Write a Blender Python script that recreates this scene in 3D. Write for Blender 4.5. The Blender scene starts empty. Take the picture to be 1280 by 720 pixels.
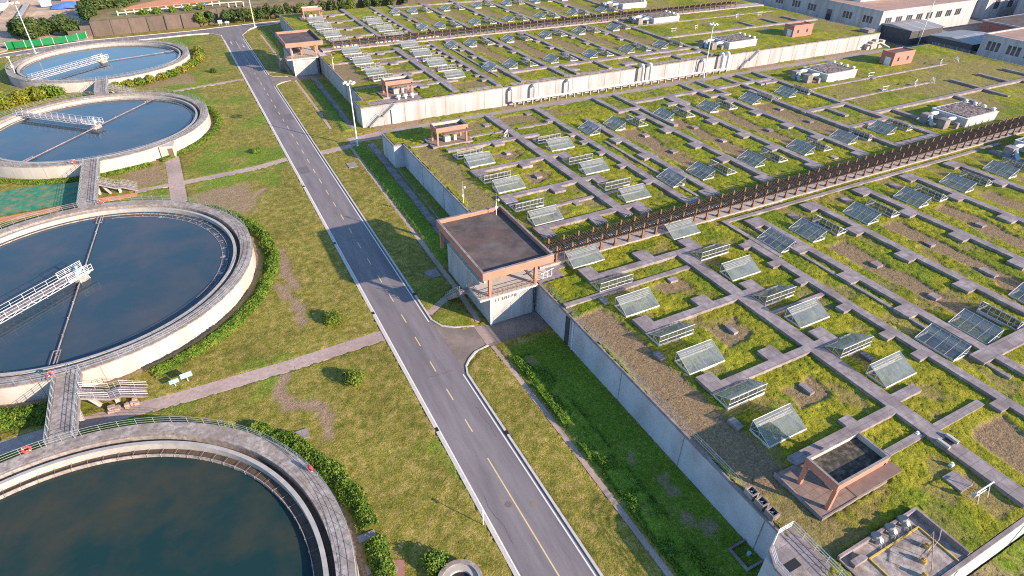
import bpy, math, random
import numpy as np
from mathutils import Matrix, Vector
R_ = math.radians
SC = bpy.context.scene
COL = SC.collection
random.seed(7)

# ---------------------------------------------------------------- camera, sky, sun, exposure
cam_d = bpy.data.cameras.new("Camera"); cam = bpy.data.objects.new("Camera", cam_d); COL.objects.link(cam)
cam_d.sensor_width = 36.0; cam_d.lens = 21.35; cam_d.clip_start = 0.5; cam_d.clip_end = 4000
_p, _y, _r = R_(35.071), R_(28.098), R_(-0.917)
_f = Vector((math.sin(_y)*math.cos(_p), math.cos(_y)*math.cos(_p), -math.sin(_p)))
_rt = Vector((math.cos(_y), -math.sin(_y), 0)); _dn = _f.cross(_rt)
_r2 = math.cos(_r)*_rt + math.sin(_r)*_dn; _d2 = -math.sin(_r)*_rt + math.cos(_r)*_dn
_m = Matrix((_r2, -_d2, -_f)).transposed().to_4x4(); _m.translation = (0, 0, 60)
cam.matrix_world = _m
SC.camera = cam
SUN_EL, SUN_AZ = R_(20.0), R_(146.2)            # azimuth clockwise from +Y: behind the camera, to the right
wd = bpy.data.worlds.new("World"); SC.world = wd; wd.use_nodes = True
nt = wd.node_tree; bg = nt.nodes["Background"]
sky = nt.nodes.new("ShaderNodeTexSky"); sky.sky_type = 'NISHITA'; sky.sun_disc = False
sky.sun_elevation = SUN_EL; sky.sun_rotation = SUN_AZ; sky.air_density = 1.2; sky.dust_density = 0.5; sky.ozone_density = 5.0
nt.links.new(sky.outputs[0], bg.inputs[0]); bg.inputs[1].default_value = 0.145
sd = bpy.data.lights.new("Sun", 'SUN'); sd.energy = 5.0; sd.angle = R_(0.6); sd.color = (1.0, 0.80, 0.615)
so = bpy.data.objects.new("Sun", sd); COL.objects.link(so)
_s = Vector((math.sin(SUN_AZ)*math.cos(SUN_EL), math.cos(SUN_AZ)*math.cos(SUN_EL), math.sin(SUN_EL)))
so.rotation_euler = _s.to_track_quat('Z', 'Y').to_euler(); so.location = (60, -90, 90)
SC.view_settings.view_transform = 'Standard'; SC.view_settings.look = 'None'
SC.view_settings.exposure = 1.14; SC.view_settings.gamma = 1.0
SC.cycles.filter_width = 1.1; SC.cycles.use_denoising = False; SC.cycles.sample_clamp_indirect = 3.0

# ---------------------------------------------------------------- materials
MATS = {}
def mat(name, cols, scale=1.0, rough=0.8, spec=0.3, bump=0.0, bscale=None, coord='pos', stretch=(1,1,1), big=None, detail=6.0,
        ramp=(0.3, 0.7), metal=0.0, bdist=0.05, joints=0):
    """colours mixed by noise; big=(scale, colour, amount) adds blotches"""
    if name in MATS: return MATS[name]
    m = bpy.data.materials.new(name); m.use_nodes = True; t = m.node_tree; b = t.nodes["Principled BSDF"]
    b.inputs["Roughness"].default_value = rough; b.inputs["Metallic"].default_value = metal
    b.inputs["Specular IOR Level"].default_value = spec
    if len(cols) == 1 and not bump and not big:
        b.inputs["Base Color"].default_value = (*cols[0], 1); MATS[name] = m; return m
    if coord == 'pos':
        g = t.nodes.new("ShaderNodeNewGeometry"); src = g.outputs["Position"]
    else:
        g = t.nodes.new("ShaderNodeTexCoord"); src = g.outputs["Object"]
    mp = t.nodes.new("ShaderNodeMapping"); mp.inputs["Scale"].default_value = stretch
    t.links.new(src, mp.inputs[0]); v = mp.outputs[0]
    n = t.nodes.new("ShaderNodeTexNoise"); n.inputs["Scale"].default_value = scale; n.inputs["Detail"].default_value = detail
    n.inputs["Roughness"].default_value = 0.65
    t.links.new(v, n.inputs["Vector"])
    cr = t.nodes.new("ShaderNodeValToRGB"); el = cr.color_ramp.elements
    while len(el) < len(cols): el.new(0.5)
    for i, c in enumerate(cols):
        el[i].position = ramp[0] + (ramp[1]-ramp[0])*i/max(1, len(cols)-1); el[i].color = (*c, 1)
    t.links.new(n.outputs[0], cr.inputs[0]); out = cr.outputs[0]
    if big:
        n2 = t.nodes.new("ShaderNodeTexNoise"); n2.inputs["Scale"].default_value = big[0]; n2.inputs["Detail"].default_value = 4
        t.links.new(v, n2.inputs["Vector"])
        r2 = t.nodes.new("ShaderNodeMapRange"); r2.inputs[1].default_value = 0.45; r2.inputs[2].default_value = 0.68
        r2.inputs[4].default_value = big[2]; t.links.new(n2.outputs[0], r2.inputs[0])
        mx = t.nodes.new("ShaderNodeMixRGB"); mx.inputs[2].default_value = (*big[1], 1)
        t.links.new(r2.outputs[0], mx.inputs[0]); t.links.new(out, mx.inputs[1]); out = mx.outputs[0]
    if joints:                                              # slab joints: thin darker lines and slab-to-slab tone
        bt = t.nodes.new("ShaderNodeTexBrick"); bt.inputs["Scale"].default_value = 1.0; bt.offset = 0.0
        bt.inputs["Brick Width"].default_value = joints; bt.inputs["Row Height"].default_value = joints; bt.inputs["Mortar Size"].default_value = 0.035
        bt.inputs["Color1"].default_value = (0.86,0.84,0.83,1); bt.inputs["Color2"].default_value = (1.08,1.06,1.05,1); bt.inputs["Mortar"].default_value = (0.58,0.56,0.55,1)
        t.links.new(v, bt.inputs["Vector"]); mj = t.nodes.new("ShaderNodeMixRGB"); mj.blend_type = 'MULTIPLY'; mj.inputs[0].default_value = 0.8
        t.links.new(out, mj.inputs[1]); t.links.new(bt.outputs[0], mj.inputs[2]); out = mj.outputs[0]
    t.links.new(out, b.inputs["Base Color"])
    if bump:
        n3 = t.nodes.new("ShaderNodeTexNoise"); n3.inputs["Scale"].default_value = bscale or scale*3; n3.inputs["Detail"].default_value = 5
        t.links.new(v, n3.inputs["Vector"])
        bp = t.nodes.new("ShaderNodeBump"); bp.inputs["Strength"].default_value = bump; bp.inputs["Distance"].default_value = bdist
        t.links.new(n3.outputs[0], bp.inputs["Height"]); t.links.new(bp.outputs[0], b.inputs["Normal"])
    MATS[name] = m; return m

def grass_mat(name, greens, bare, lush, fine=5.0):
    """ground cover: noise greens, mixed by the mesh attributes 'bare' (soil) and 'lush' (taller, richer plants)"""
    m = bpy.data.materials.new(name); m.use_nodes = True; t = m.node_tree; b = t.nodes["Principled BSDF"]
    b.inputs["Roughness"].default_value = 0.85; b.inputs["Specular IOR Level"].default_value = 0.15
    g = t.nodes.new("ShaderNodeNewGeometry"); P = g.outputs["Position"]
    def noise(s, d=5):
        n = t.nodes.new("ShaderNodeTexNoise"); n.inputs["Scale"].default_value = s; n.inputs["Detail"].default_value = d
        n.inputs["Roughness"].default_value = 0.7; t.links.new(P, n.inputs["Vector"]); return n.outputs[0]
    def ramp(v, cols, lo=0.3, hi=0.7):
        cr = t.nodes.new("ShaderNodeValToRGB"); el = cr.color_ramp.elements
        while len(el) < len(cols): el.new(0.5)
        for i, c in enumerate(cols):
            el[i].position = lo+(hi-lo)*i/(len(cols)-1); el[i].color = (*c, 1)
        t.links.new(v, cr.inputs[0]); return cr.outputs[0]
    def mix(f, a, c):
        x = t.nodes.new("ShaderNodeMixRGB"); t.links.new(f, x.inputs[0]); t.links.new(a, x.inputs[1]); t.links.new(c, x.inputs[2]); return x.outputs[0]
    def attr(n):
        a = t.nodes.new("ShaderNodeAttribute"); a.attribute_name = n; return a.outputs["Fac"]
    def rng(v, lo, hi, o=1.0):
        r = t.nodes.new("ShaderNodeMapRange"); r.inputs[1].default_value = lo; r.inputs[2].default_value = hi; r.inputs[4].default_value = o
        t.links.new(v, r.inputs[0]); return r.outputs[0]
    def mul(x, v, lo, hi, a_=0.3, b_=0.7):
        r = t.nodes.new("ShaderNodeMapRange"); r.inputs[1].default_value = a_; r.inputs[2].default_value = b_; r.inputs[3].default_value = lo; r.inputs[4].default_value = hi
        t.links.new(v, r.inputs[0]); k = t.nodes.new("ShaderNodeVectorMath"); k.operation = 'SCALE'; t.links.new(x, k.inputs[0]); t.links.new(r.outputs[0], k.inputs["Scale"]); return k.outputs[0]
    c = ramp(noise(0.7, 8), greens, 0.34, 0.66)
    lu = ramp(noise(1.8, 6), lush, 0.32, 0.68)
    c = mix(attr("lush"), c, lu)
    dry = ramp(noise(2.6, 6), [greens[1], greens[-1], tuple(min(1, q*1.25) for q in greens[-1])], 0.35, 0.7)
    c = mix(rng(noise(fine*0.55, 5), 0.52, 0.66, 0.6), c, dry)
    c = mul(c, noise(fine*1.6, 6), 0.42, 1.6, 0.32, 0.68)
    c = mul(c, noise(0.11, 5), 0.78, 1.22)
    so_ = mul(ramp(noise(3.0, 8), bare, 0.3, 0.7), noise(fine*1.2, 3), 0.6, 1.4)
    c = mix(attr("bare"), c, so_)
    t.links.new(c, b.inputs["Base Color"])
    bp = t.nodes.new("ShaderNodeBump"); bp.inputs["Strength"].default_value = 1.0; bp.inputs["Distance"].default_value = 0.15
    t.links.new(noise(fine*1.3, 5), bp.inputs["Height"]); t.links.new(bp.outputs[0], b.inputs["Normal"])
    return m

M_LAWN = grass_mat("lawn_grass", [(0.100,0.118,0.015), (0.20,0.178,0.030), (0.335,0.25,0.085)], [(0.21,0.135,0.09), (0.37,0.26,0.185)],
                   [(0.055,0.135,0.007), (0.15,0.25,0.014)], fine=4.0)
M_ROOFV = grass_mat("roof_plants", [(0.105,0.130,0.010), (0.205,0.208,0.013), (0.33,0.28,0.030)], [(0.14,0.095,0.055), (0.31,0.215,0.13)],
                    [(0.065,0.115,0.009), (0.17,0.21,0.013)], fine=3.4)
M_ASPH = mat("asphalt", [(0.150,0.132,0.138), (0.195,0.173,0.178), (0.225,0.20,0.204)], 0.9, 0.85, 0.2, 0.25, 25, stretch=(1,0.10,1), big=(0.35, (0.135,0.118,0.124), 0.7))
M_ASPH2 = mat("worn_concrete_apron", [(0.17,0.135,0.115), (0.26,0.215,0.185)], 0.5, 0.85, 0.2, 0.3, 20, big=(0.2, (0.12,0.10,0.09), 0.6))
M_KERB = mat("kerb_stone", [(0.42,0.38,0.35), (0.55,0.50,0.45)], 1.5, 0.8)
M_PAINT = mat("white_road_paint", [(0.60,0.58,0.55), (0.72,0.70,0.66)], 3, 0.7)
M_YEL = mat("yellow_road_paint", [(0.56,0.42,0.19), (0.64,0.50,0.27)], 3, 0.7)
M_PAVER = mat("pink_pavers", [(0.30,0.21,0.18), (0.40,0.30,0.26), (0.47,0.36,0.31)], 1.6, 0.85, 0.2, 0.3, 8, big=(0.12, (0.25,0.185,0.16), 0.7))
M_CONC = mat("weathered_concrete", [(0.195,0.165,0.165), (0.27,0.235,0.235), (0.36,0.32,0.315)], 1.1, 0.85, 0.2, 0.25, 8, big=(0.3, (0.17,0.142,0.142), 0.75), joints=1.35)
M_CONC_O = mat("stained_deck_concrete", [(0.15,0.12,0.105), (0.30,0.26,0.235), (0.46,0.41,0.37)], 1.8, 0.9, 0.2, 0.3, 8, coord='obj', big=(0.5, (0.20,0.16,0.135), 0.7))
M_WALL = mat("grey_white_render", [(0.32,0.31,0.315), (0.44,0.43,0.43)], 0.9, 0.8, 0.2, stretch=(1,1,0.12), big=(0.5, (0.27,0.235,0.215), 0.7))
M_WALL_B = mat("sky_tinted_grey_render", [(0.36,0.375,0.43), (0.45,0.465,0.525)], 0.7, 0.8, 0.2, stretch=(1,1,0.45), big=(0.4, (0.30,0.30,0.33), 0.7))  # neutral grey render with the blue skylight of shaded walls put into the colour
M_TANKW = mat("cream_render", [(0.40,0.37,0.335), (0.48,0.45,0.41)], 0.8, 0.8, 0.2, stretch=(1,1,0.2), coord='obj', big=(0.4, (0.33,0.29,0.25), 0.65))
M_WEIR = mat("pale_weir_concrete", [(0.30,0.275,0.25), (0.42,0.395,0.365)], 0.7, 0.7, 0.3, coord='obj')
M_TROUGH = mat("dark_trough_concrete", [(0.045,0.032,0.022), (0.12,0.085,0.055)], 1.2, 0.6, 0.4, coord='obj')  # dark brown of the trough; on the channel floor it paints in the shadow
M_WHITE = mat("white_paint", [(0.58,0.575,0.565), (0.70,0.69,0.68)], 2, 0.5, 0.4, coord='obj')
M_STEEL = mat("galvanised_rail", [(0.36,0.385,0.385)], rough=0.45, metal=0.35)
M_TERRA = mat("terracotta_render", [(0.40,0.170,0.120), (0.48,0.215,0.155)], 0.9, 0.8, 0.2, big=(0.5, (0.35,0.155,0.115), 0.5))
M_BRICK = mat("red_brick", [(0.35,0.145,0.115), (0.43,0.185,0.15)], 2.0, 0.85)
M_ROOFD = mat("dark_roof_felt", [(0.055,0.045,0.045), (0.10,0.085,0.08), (0.15,0.12,0.11)], 0.45, 0.9, 0.2, 0.2, 6, big=(0.2, (0.13,0.075,0.065), 0.6))
M_WOOD = mat("stained_timber", [(0.14,0.075,0.040), (0.25,0.14,0.07)], 3, 0.7, coord='obj')
M_SLAT = mat("dark_timber_slat", [(0.075,0.048,0.035), (0.125,0.083,0.060)], 2, 0.8)
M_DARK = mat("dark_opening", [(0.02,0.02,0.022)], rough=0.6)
M_PANE = mat("dark_window_pane", [(0.035,0.045,0.055)], rough=0.12, spec=0.6)
M_SHED = mat("dark_metal_cladding", [(0.05,0.05,0.056), (0.07,0.07,0.078)], 1, 0.5, 0.4)
M_SHEDR = mat("grey_sheet_roof", [(0.20,0.20,0.21), (0.26,0.26,0.27)], 0.5, 0.55, 0.4)
M_BARK = mat("bark", [(0.10,0.07,0.045), (0.18,0.13,0.09)], 4, 0.9)
M_RED = mat("red_plastic", [(0.62,0.06,0.05)], rough=0.5)
M_SOIL = mat("dry_soil", [(0.30,0.20,0.13), (0.42,0.31,0.22), (0.50,0.39,0.30)], 0.3, 0.95, 0.1, 0.5, 2, big=(0.06, (0.24,0.19,0.14), 0.5))
M_REDSOIL = mat("red_soil", [(0.46,0.19,0.10), (0.58,0.29,0.17)], 0.25, 0.95, 0.1, 0.5, 2)
M_GREENF = mat("green_site_netting", [(0.0,0.115,0.032), (0.003,0.17,0.048)], 0.5, 0.6)
M_BLUE = mat("blue_tarpaulin", [(0.05,0.13,0.42), (0.12,0.22,0.52)], 0.4, 0.5, bump=0.5, bscale=1.0)
M_LIGHTBLUE = mat("pale_blue_paint", [(0.27,0.42,0.50)], rough=0.5)
M_CHAIRBLUE = mat("blue_duct_paint", [(0.25,0.38,0.52)], rough=0.45)
M_FARSTONE = mat("brown_stone_wall", [(0.105,0.080,0.068), (0.155,0.120,0.102)], 0.6, 0.9, 0.15, 0.3, 2, stretch=(1,1,0.4), big=(0.1, (0.085,0.068,0.058), 0.7))
M_NET = mat("torn_green_netting", [(0.02,0.19,0.13), (0.10,0.21,0.12), (0.24,0.19,0.11)], 0.7, 0.9, 0.1, 0.5, 3, ramp=(0.38,0.66))
M_RUST = mat("rusty_pipe_band", [(0.25,0.13,0.07), (0.4,0.25,0.16)], 2, 0.7)
M_ROOFRED = mat("red_brown_roof", [(0.28,0.17,0.13), (0.38,0.25,0.19)], 0.2, 0.8)

def leaf_mat(name, cols, scale=0.9):
    m = mat(name, cols, scale, 0.6, 0.25, coord='pos', ramp=(0.3, 0.7)); return m
L_HEDGE = leaf_mat("hedge_leaves", [(0.032,0.070,0.008), (0.090,0.155,0.014), (0.18,0.22,0.025)], 1.0)
L_DARK = leaf_mat("dark_green_leaves", [(0.022,0.045,0.012), (0.05,0.085,0.02), (0.10,0.12,0.03)], 0.7)
L_YEL = leaf_mat("yellow_green_leaves", [(0.055,0.085,0.010), (0.16,0.175,0.016), (0.30,0.26,0.03)], 0.7)
L_AUT = leaf_mat("autumn_leaves", [(0.12,0.10,0.02), (0.26,0.17,0.04)], 0.8)

L_BUSH = leaf_mat("bush_leaves", [(0.045,0.085,0.009), (0.11,0.16,0.015), (0.19,0.215,0.03)], 1.4)
def glass(name, col, alpha, rough=0.08):
    m = bpy.data.materials.new(name); m.use_nodes = True; b = m.node_tree.nodes["Principled BSDF"]
    b.inputs["Base Color"].default_value = (*col, 1); b.inputs["Alpha"].default_value = alpha
    b.inputs["Roughness"].default_value = rough; b.inputs["IOR"].default_value = 1.5
    t = m.node_tree; oi = t.nodes.new("ShaderNodeObjectInfo"); g = t.nodes.new("ShaderNodeTexCoord"); n = t.nodes.new("ShaderNodeTexNoise")
    n.inputs["Scale"].default_value = 0.7; n.inputs["Detail"].default_value = 5; n.noise_dimensions = '4D'
    t.links.new(g.outputs["Object"], n.inputs["Vector"]); ml = t.nodes.new("ShaderNodeMath"); ml.operation = 'MULTIPLY'; ml.inputs[1].default_value = 40
    t.links.new(oi.outputs["Random"], ml.inputs[0]); t.links.new(ml.outputs[0], n.inputs["W"])      # dust differs from unit to unit
    ad = t.nodes.new("ShaderNodeMath"); ad.operation = 'MULTIPLY_ADD'; ad.inputs[1].default_value = 0.16; t.links.new(oi.outputs["Random"], ad.inputs[0]); t.links.new(n.outputs[0], ad.inputs[2])
    mr = t.nodes.new("ShaderNodeMapRange"); mr.inputs[1].default_value = 0.38; mr.inputs[2].default_value = 0.75; mr.inputs[3].default_value = alpha-0.08; mr.inputs[4].default_value = min(1, alpha+0.13)
    t.links.new(ad.outputs[0], mr.inputs[0]); t.links.new(mr.outputs[0], b.inputs["Alpha"])
    b.inputs["Specular IOR Level"].default_value = 0.8; return m
M_GLASS = glass("dusty_glass", (0.23,0.275,0.29), 0.43)
M_FRAME = mat("pale_frame_paint", [(0.50,0.51,0.52),(0.62,0.62,0.62)], 2, 0.5, 0.4, coord="obj")
M_GLASS_C = glass("clear_glass", (0.08,0.10,0.105), 0.42)

def water_mat(name, deep, cloud, cl_amt):
    m = bpy.data.materials.new(name); m.use_nodes = True; t = m.node_tree; b = t.nodes["Principled BSDF"]
    g = t.nodes.new("ShaderNodeNewGeometry")
    n = t.nodes.new("ShaderNodeTexNoise"); n.inputs["Scale"].default_value = 0.11; n.inputs["Detail"].default_value = 7; n.inputs["Roughness"].default_value = 0.62
    n.inputs["Distortion"].default_value = 0.25
    t.links.new(g.outputs["Position"], n.inputs["Vector"])
    r = t.nodes.new("ShaderNodeMapRange"); r.inputs[1].default_value = 0.42; r.inputs[2].default_value = 0.8; r.inputs[4].default_value = cl_amt
    t.links.new(n.outputs[0], r.inputs[0])
    x = t.nodes.new("ShaderNodeMixRGB"); x.inputs[1].default_value = (*deep, 1); x.inputs[2].default_value = (*cloud, 1)
    t.links.new(r.outputs[0], x.inputs[0]); t.links.new(x.outputs[0], b.inputs["Base Color"])
    b.inputs["Roughness"].default_value = 0.05; b.inputs["IOR"].default_value = 1.33; b.inputs["Specular IOR Level"].default_value = 0.32
    n2 = t.nodes.new("ShaderNodeTexNoise"); n2.inputs["Scale"].default_value = 1.2; n2.inputs["Detail"].default_value = 3
    t.links.new(g.outputs["Position"], n2.inputs["Vector"])
    bp = t.nodes.new("ShaderNodeBump"); bp.inputs["Strength"].default_value = 0.05; bp.inputs["Distance"].default_value = 0.05
    t.links.new(n2.outputs[0], bp.inputs["Height"]); t.links.new(bp.outputs[0], b.inputs["Normal"])
    return m
W_BLUE = water_mat("blue_tank_water", (0.030,0.060,0.082), (0.100,0.082,0.084), 0.75)
W_DARK = water_mat("dark_tank_water", (0.011,0.036,0.036), (0.072,0.055,0.030), 0.9)

# ---------------------------------------------------------------- mesh helpers
class MB:
    def __init__(s): s.v = []; s.f = []; s.mi = []; s.cur = 0
    def add(s, vs, fs):
        s.mi += [s.cur]*len(fs); o = len(s.v); s.v += [tuple(p) for p in vs]; s.f += [tuple(i+o for i in q) for q in fs]; return s
    def box(s, x0, x1, y0, y1, z0, z1):
        return s.add([(x0,y0,z0),(x1,y0,z0),(x1,y1,z0),(x0,y1,z0),(x0,y0,z1),(x1,y0,z1),(x1,y1,z1),(x0,y1,z1)],
                     [(3,2,1,0),(4,5,6,7),(0,1,5,4),(1,2,6,5),(2,3,7,6),(3,0,4,7)])
    def prism(s, poly, z0, z1, bottom=True):
        n = len(poly); a = sum(poly[i][0]*poly[(i+1)%n][1]-poly[(i+1)%n][0]*poly[i][1] for i in range(n))
        if a < 0: poly = poly[::-1]
        vs = [(x,y,z0) for x,y in poly]+[(x,y,z1) for x,y in poly]
        fs = [tuple(range(n,2*n))]+[(i,(i+1)%n,n+(i+1)%n,n+i) for i in range(n)]
        if bottom: fs.append(tuple(range(n-1,-1,-1)))
        return s.add(vs, fs)
    def bar(s, p, q, r, n=6, r2=None):
        p, q = Vector(p), Vector(q); d = (q-p)
        if d.length < 1e-6: return s
        d.normalize(); u = d.orthogonal().normalized(); w = d.cross(u); r2 = r if r2 is None else r2
        vs = [p+(u*math.cos(2*math.pi*i/n+.785)+w*math.sin(2*math.pi*i/n+.785))*r for i in range(n)]
        vs += [q+(u*math.cos(2*math.pi*i/n+.785)+w*math.sin(2*math.pi*i/n+.785))*r2 for i in range(n)]
        return s.add(vs, [(i,(i+1)%n,n+(i+1)%n,n+i) for i in range(n)]+[tuple(range(n-1,-1,-1)), tuple(range(n,2*n))])
    def path(s, pts, r, n=6):
        for a, b in zip(pts, pts[1:]): s.bar(a, b, r, n)
        return s
    def ring(s, cx, cy, r0, r1, z0, z1, n=160, a0=0, a1=360):
        full = a1-a0 >= 360; k = n if full else n+1; vs = []
        for i in range(k):
            a = R_(a0+(a1-a0)*i/n); c, d = math.cos(a), math.sin(a)
            vs += [(cx+r0*c,cy+r0*d,z0),(cx+r1*c,cy+r1*d,z0),(cx+r1*c,cy+r1*d,z1),(cx+r0*c,cy+r0*d,z1)]
        fs = []
        for i in range(n):
            a, b = 4*i, 4*((i+1) % k)
            fs += [(a+3,a+2,b+2,b+3),(a+1,b+1,b+2,a+2),(b,a,a+3,b+3),(a,b,b+1,a+1)]
        return s.add(vs, fs)
    def disc(s, cx, cy, r, z, n=128):
        return s.add([(cx+r*math.cos(2*math.pi*i/n), cy+r*math.sin(2*math.pi*i/n), z) for i in range(n)], [tuple(range(n))])
    def build(s, name, m, parent=None, smooth=False):
        me = bpy.data.meshes.new(name); me.from_pydata(s.v, [], s.f); me.update()
        for q in (m if isinstance(m, (list, tuple)) else [m]): me.materials.append(q)
        if any(s.mi): me.polygons.foreach_set('material_index', s.mi)
        if smooth: me.shade_smooth()
        o = bpy.data.objects.new(name, me); COL.objects.link(o)
        if parent: o.parent = parent
        return o

def each(name, m, parent, mbs): return [q.build(name, m, parent) for q in mbs]
def tag(o, label=None, cat=None, group=None, kind=None):
    if label: o["label"] = label
    if cat: o["category"] = cat
    if group: o["group"] = group
    if kind: o["kind"] = kind
    return o
def thing(name, label, cat, loc=(0,0,0), rz=0.0, group=None):
    o = bpy.data.objects.new(name, None); COL.objects.link(o); o.location = loc; o.rotation_euler = (0,0,rz)
    o.empty_display_size = 0.5
    return tag(o, label, cat, group)
def struct(o): o["kind"] = "structure"; return o
def kids(o): return [c for c in bpy.data.objects if c.parent == o]
CH = {}
def dup(root, loc, rz=0.0, label=None, group=None, scale=None):
    """a copy of a thing with copies of its parts and sub-parts"""
    if root.name not in CH:
        CH[root.name] = [(c, kids(c)) for c in kids(root)]
    r = root.copy(); COL.objects.link(r); r.location = loc; r.rotation_euler = (0,0,rz)
    if label: r["label"] = label
    if group: r["group"] = group
    if scale: r.scale = scale
    for c0, subs in CH[root.name]:
        c = c0.copy(); COL.objects.link(c); c.parent = r
        for d0 in subs:
            d = d0.copy(); COL.objects.link(d); d.parent = c
    return r
def np_mesh(name, co, quads, m, attrs=None, smooth=False):
    me = bpy.data.meshes.new(name); n = len(co); k = quads.shape[1]
    me.vertices.add(n); me.vertices.foreach_set("co", co.astype(np.float32).ravel())
    me.loops.add(quads.size); me.loops.foreach_set("vertex_index", quads.astype(np.int32).ravel())
    me.polygons.add(len(quads)); me.polygons.foreach_set("loop_start", np.arange(0, quads.size, k, dtype=np.int32))
    me.polygons.foreach_set("loop_total", np.full(len(quads), k, dtype=np.int32))
    if smooth: me.polygons.foreach_set("use_smooth", np.ones(len(quads), dtype=bool))
    me.update(calc_edges=True); me.validate()
    for a, v in (attrs or {}).items():
        at = me.attributes.new(a, 'FLOAT', 'POINT'); at.data.foreach_set("value", v.astype(np.float32).ravel())
    me.materials.append(m)
    o = bpy.data.objects.new(name, me); COL.objects.link(o); return o
_rng = np.random.default_rng(3); _tab = _rng.random((256, 256))
def vn(x, y, s=0):
    xi, yi = np.floor(x).astype(int), np.floor(y).astype(int); fx, fy = x-xi, y-yi
    fx, fy = fx*fx*(3-2*fx), fy*fy*(3-2*fy); xi = xi+37*s; yi = yi+91*s
    g = lambda a, b: _tab[a % 256, b % 256]
    return (g(xi,yi)*(1-fx)+g(xi+1,yi)*fx)*(1-fy)+(g(xi,yi+1)*(1-fx)+g(xi+1,yi+1)*fx)*fy
def fbm(x, y, s=0, o=4):
    r = 0; a = 0.5; t = 0
    for i in range(o): r = r+a*vn(x*2**i, y*2**i, s+i); t += a; a *= 0.5
    return r/t
def sstep(a, b, v): t = np.clip((v-a)/(b-a), 0, 1); return t*t*(3-2*t)
def field(name, x0, x1, y0, y1, st, fun, m, jitter=0.35):
    nx, ny = int((x1-x0)/st)+1, int((y1-y0)/st)+1
    X, Y = np.meshgrid(np.linspace(x0, x1, nx), np.linspace(y0, y1, ny))
    jx = (_rng.random(X.shape)-.5)*st*jitter*2; jy = (_rng.random(X.shape)-.5)*st*jitter*2
    for j in (jx, jy): j[0,:] = j[-1,:] = 0; j[:,0] = j[:,-1] = 0
    X, Y = X+jx, Y+jy
    Z, attrs = fun(X, Y)
    i = np.arange(nx*ny).reshape(ny, nx)
    q = np.stack([i[:-1,:-1], i[:-1,1:], i[1:,1:], i[1:,:-1]], -1).reshape(-1, 4)
    return np_mesh(name, np.stack([X,Y,Z], -1).reshape(-1, 3), q, m, attrs, smooth=True)
def inbox(X, Y, x0, x1, y0, y1, soft=0.6, warp=1.0, seed=5):
    """soft mask of a rectangle with a wavering edge"""
    wx = (fbm(X*0.22, Y*0.22, seed)-.5)*4*warp; wy = (fbm(X*0.22, Y*0.22, seed+9)-.5)*4*warp
    d = np.minimum(np.minimum(X+wx-x0, x1-X-wx), np.minimum(Y+wy-y0, y1-Y-wy))
    return sstep(-soft, soft, d)
def leaves(name, pts, nrm, size, m, parent=None, seed=1, flat=0.6):
    """small leaf faces at the given points, facing roughly along nrm"""
    r = np.random.default_rng(seed); n = len(pts)
    nr = nrm+r.normal(0, flat, (n,3)); nr /= np.linalg.norm(nr, axis=1, keepdims=True)+1e-9
    t = np.cross(nr, r.normal(0, 1, (n,3))); t /= np.linalg.norm(t, axis=1, keepdims=True)+1e-9
    b = np.cross(nr, t); s = size*(0.6+0.8*r.random((n,1)))
    co = np.stack([pts-t*s, pts-b*s*0.55, pts+t*s, pts+b*s*0.55], 1).reshape(-1, 3)
    o = np_mesh(name, co, np.arange(4*n).reshape(-1, 4), m)
    if parent: o.parent = parent
    return o
def crown_pts(n, clumps, seed, shell=0.55):
    """points spread over several leaf clumps (x, y, z, r)"""
    r = np.random.default_rng(seed); w = np.array([c[3]**2 for c in clumps]); k = r.choice(len(clumps), n, p=w/w.sum())
    d = r.normal(0, 1, (n,3)); d /= np.linalg.norm(d, axis=1, keepdims=True)
    rad = shell+(1-shell)*r.random((n,1))**0.7
    c = np.array(clumps); return c[k,:3]+d*rad*c[k,3:4]*(0.85+0.3*r.random((n,1))), d
def rects_union(rects, z0, z1):
    """one slab mesh from overlapping rectangles, with no overlapping faces"""
    xs = sorted({round(v,3) for r in rects for v in r[:2]}); ys = sorted({round(v,3) for r in rects for v in r[2:4]})
    occ = np.zeros((len(xs)-1, len(ys)-1), bool)
    for a, b, c, d in rects:
        i0, i1 = xs.index(round(a,3)), xs.index(round(b,3)); j0, j1 = ys.index(round(c,3)), ys.index(round(d,3)); occ[i0:i1, j0:j1] = True
    mb = MB()
    def q(*p): mb.add(p, [(0,1,2,3)])
    for i in range(len(xs)-1):
        for j in range(len(ys)-1):
            if not occ[i,j]: continue
            x0,x1,y0,y1 = xs[i],xs[i+1],ys[j],ys[j+1]
            q((x0,y0,z1),(x1,y0,z1),(x1,y1,z1),(x0,y1,z1))
            if i == 0 or not occ[i-1,j]: q((x0,y1,z0),(x0,y0,z0),(x0,y0,z1),(x0,y1,z1))
            if i == len(xs)-2 or not occ[i+1,j]: q((x1,y0,z0),(x1,y1,z0),(x1,y1,z1),(x1,y0,z1))
            if j == 0 or not occ[i,j-1]: q((x0,y0,z0),(x1,y0,z0),(x1,y0,z1),(x0,y0,z1))
            if j == len(ys)-2 or not occ[i,j+1]: q((x1,y1,z0),(x0,y1,z0),(x0,y1,z1),(x1,y1,z1))
    return mb
ORD = ["first","second","third","fourth","fifth","sixth","seventh","eighth","ninth","tenth","eleventh","twelfth","thirteenth","fourteenth","fifteenth","sixteenth"]

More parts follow.
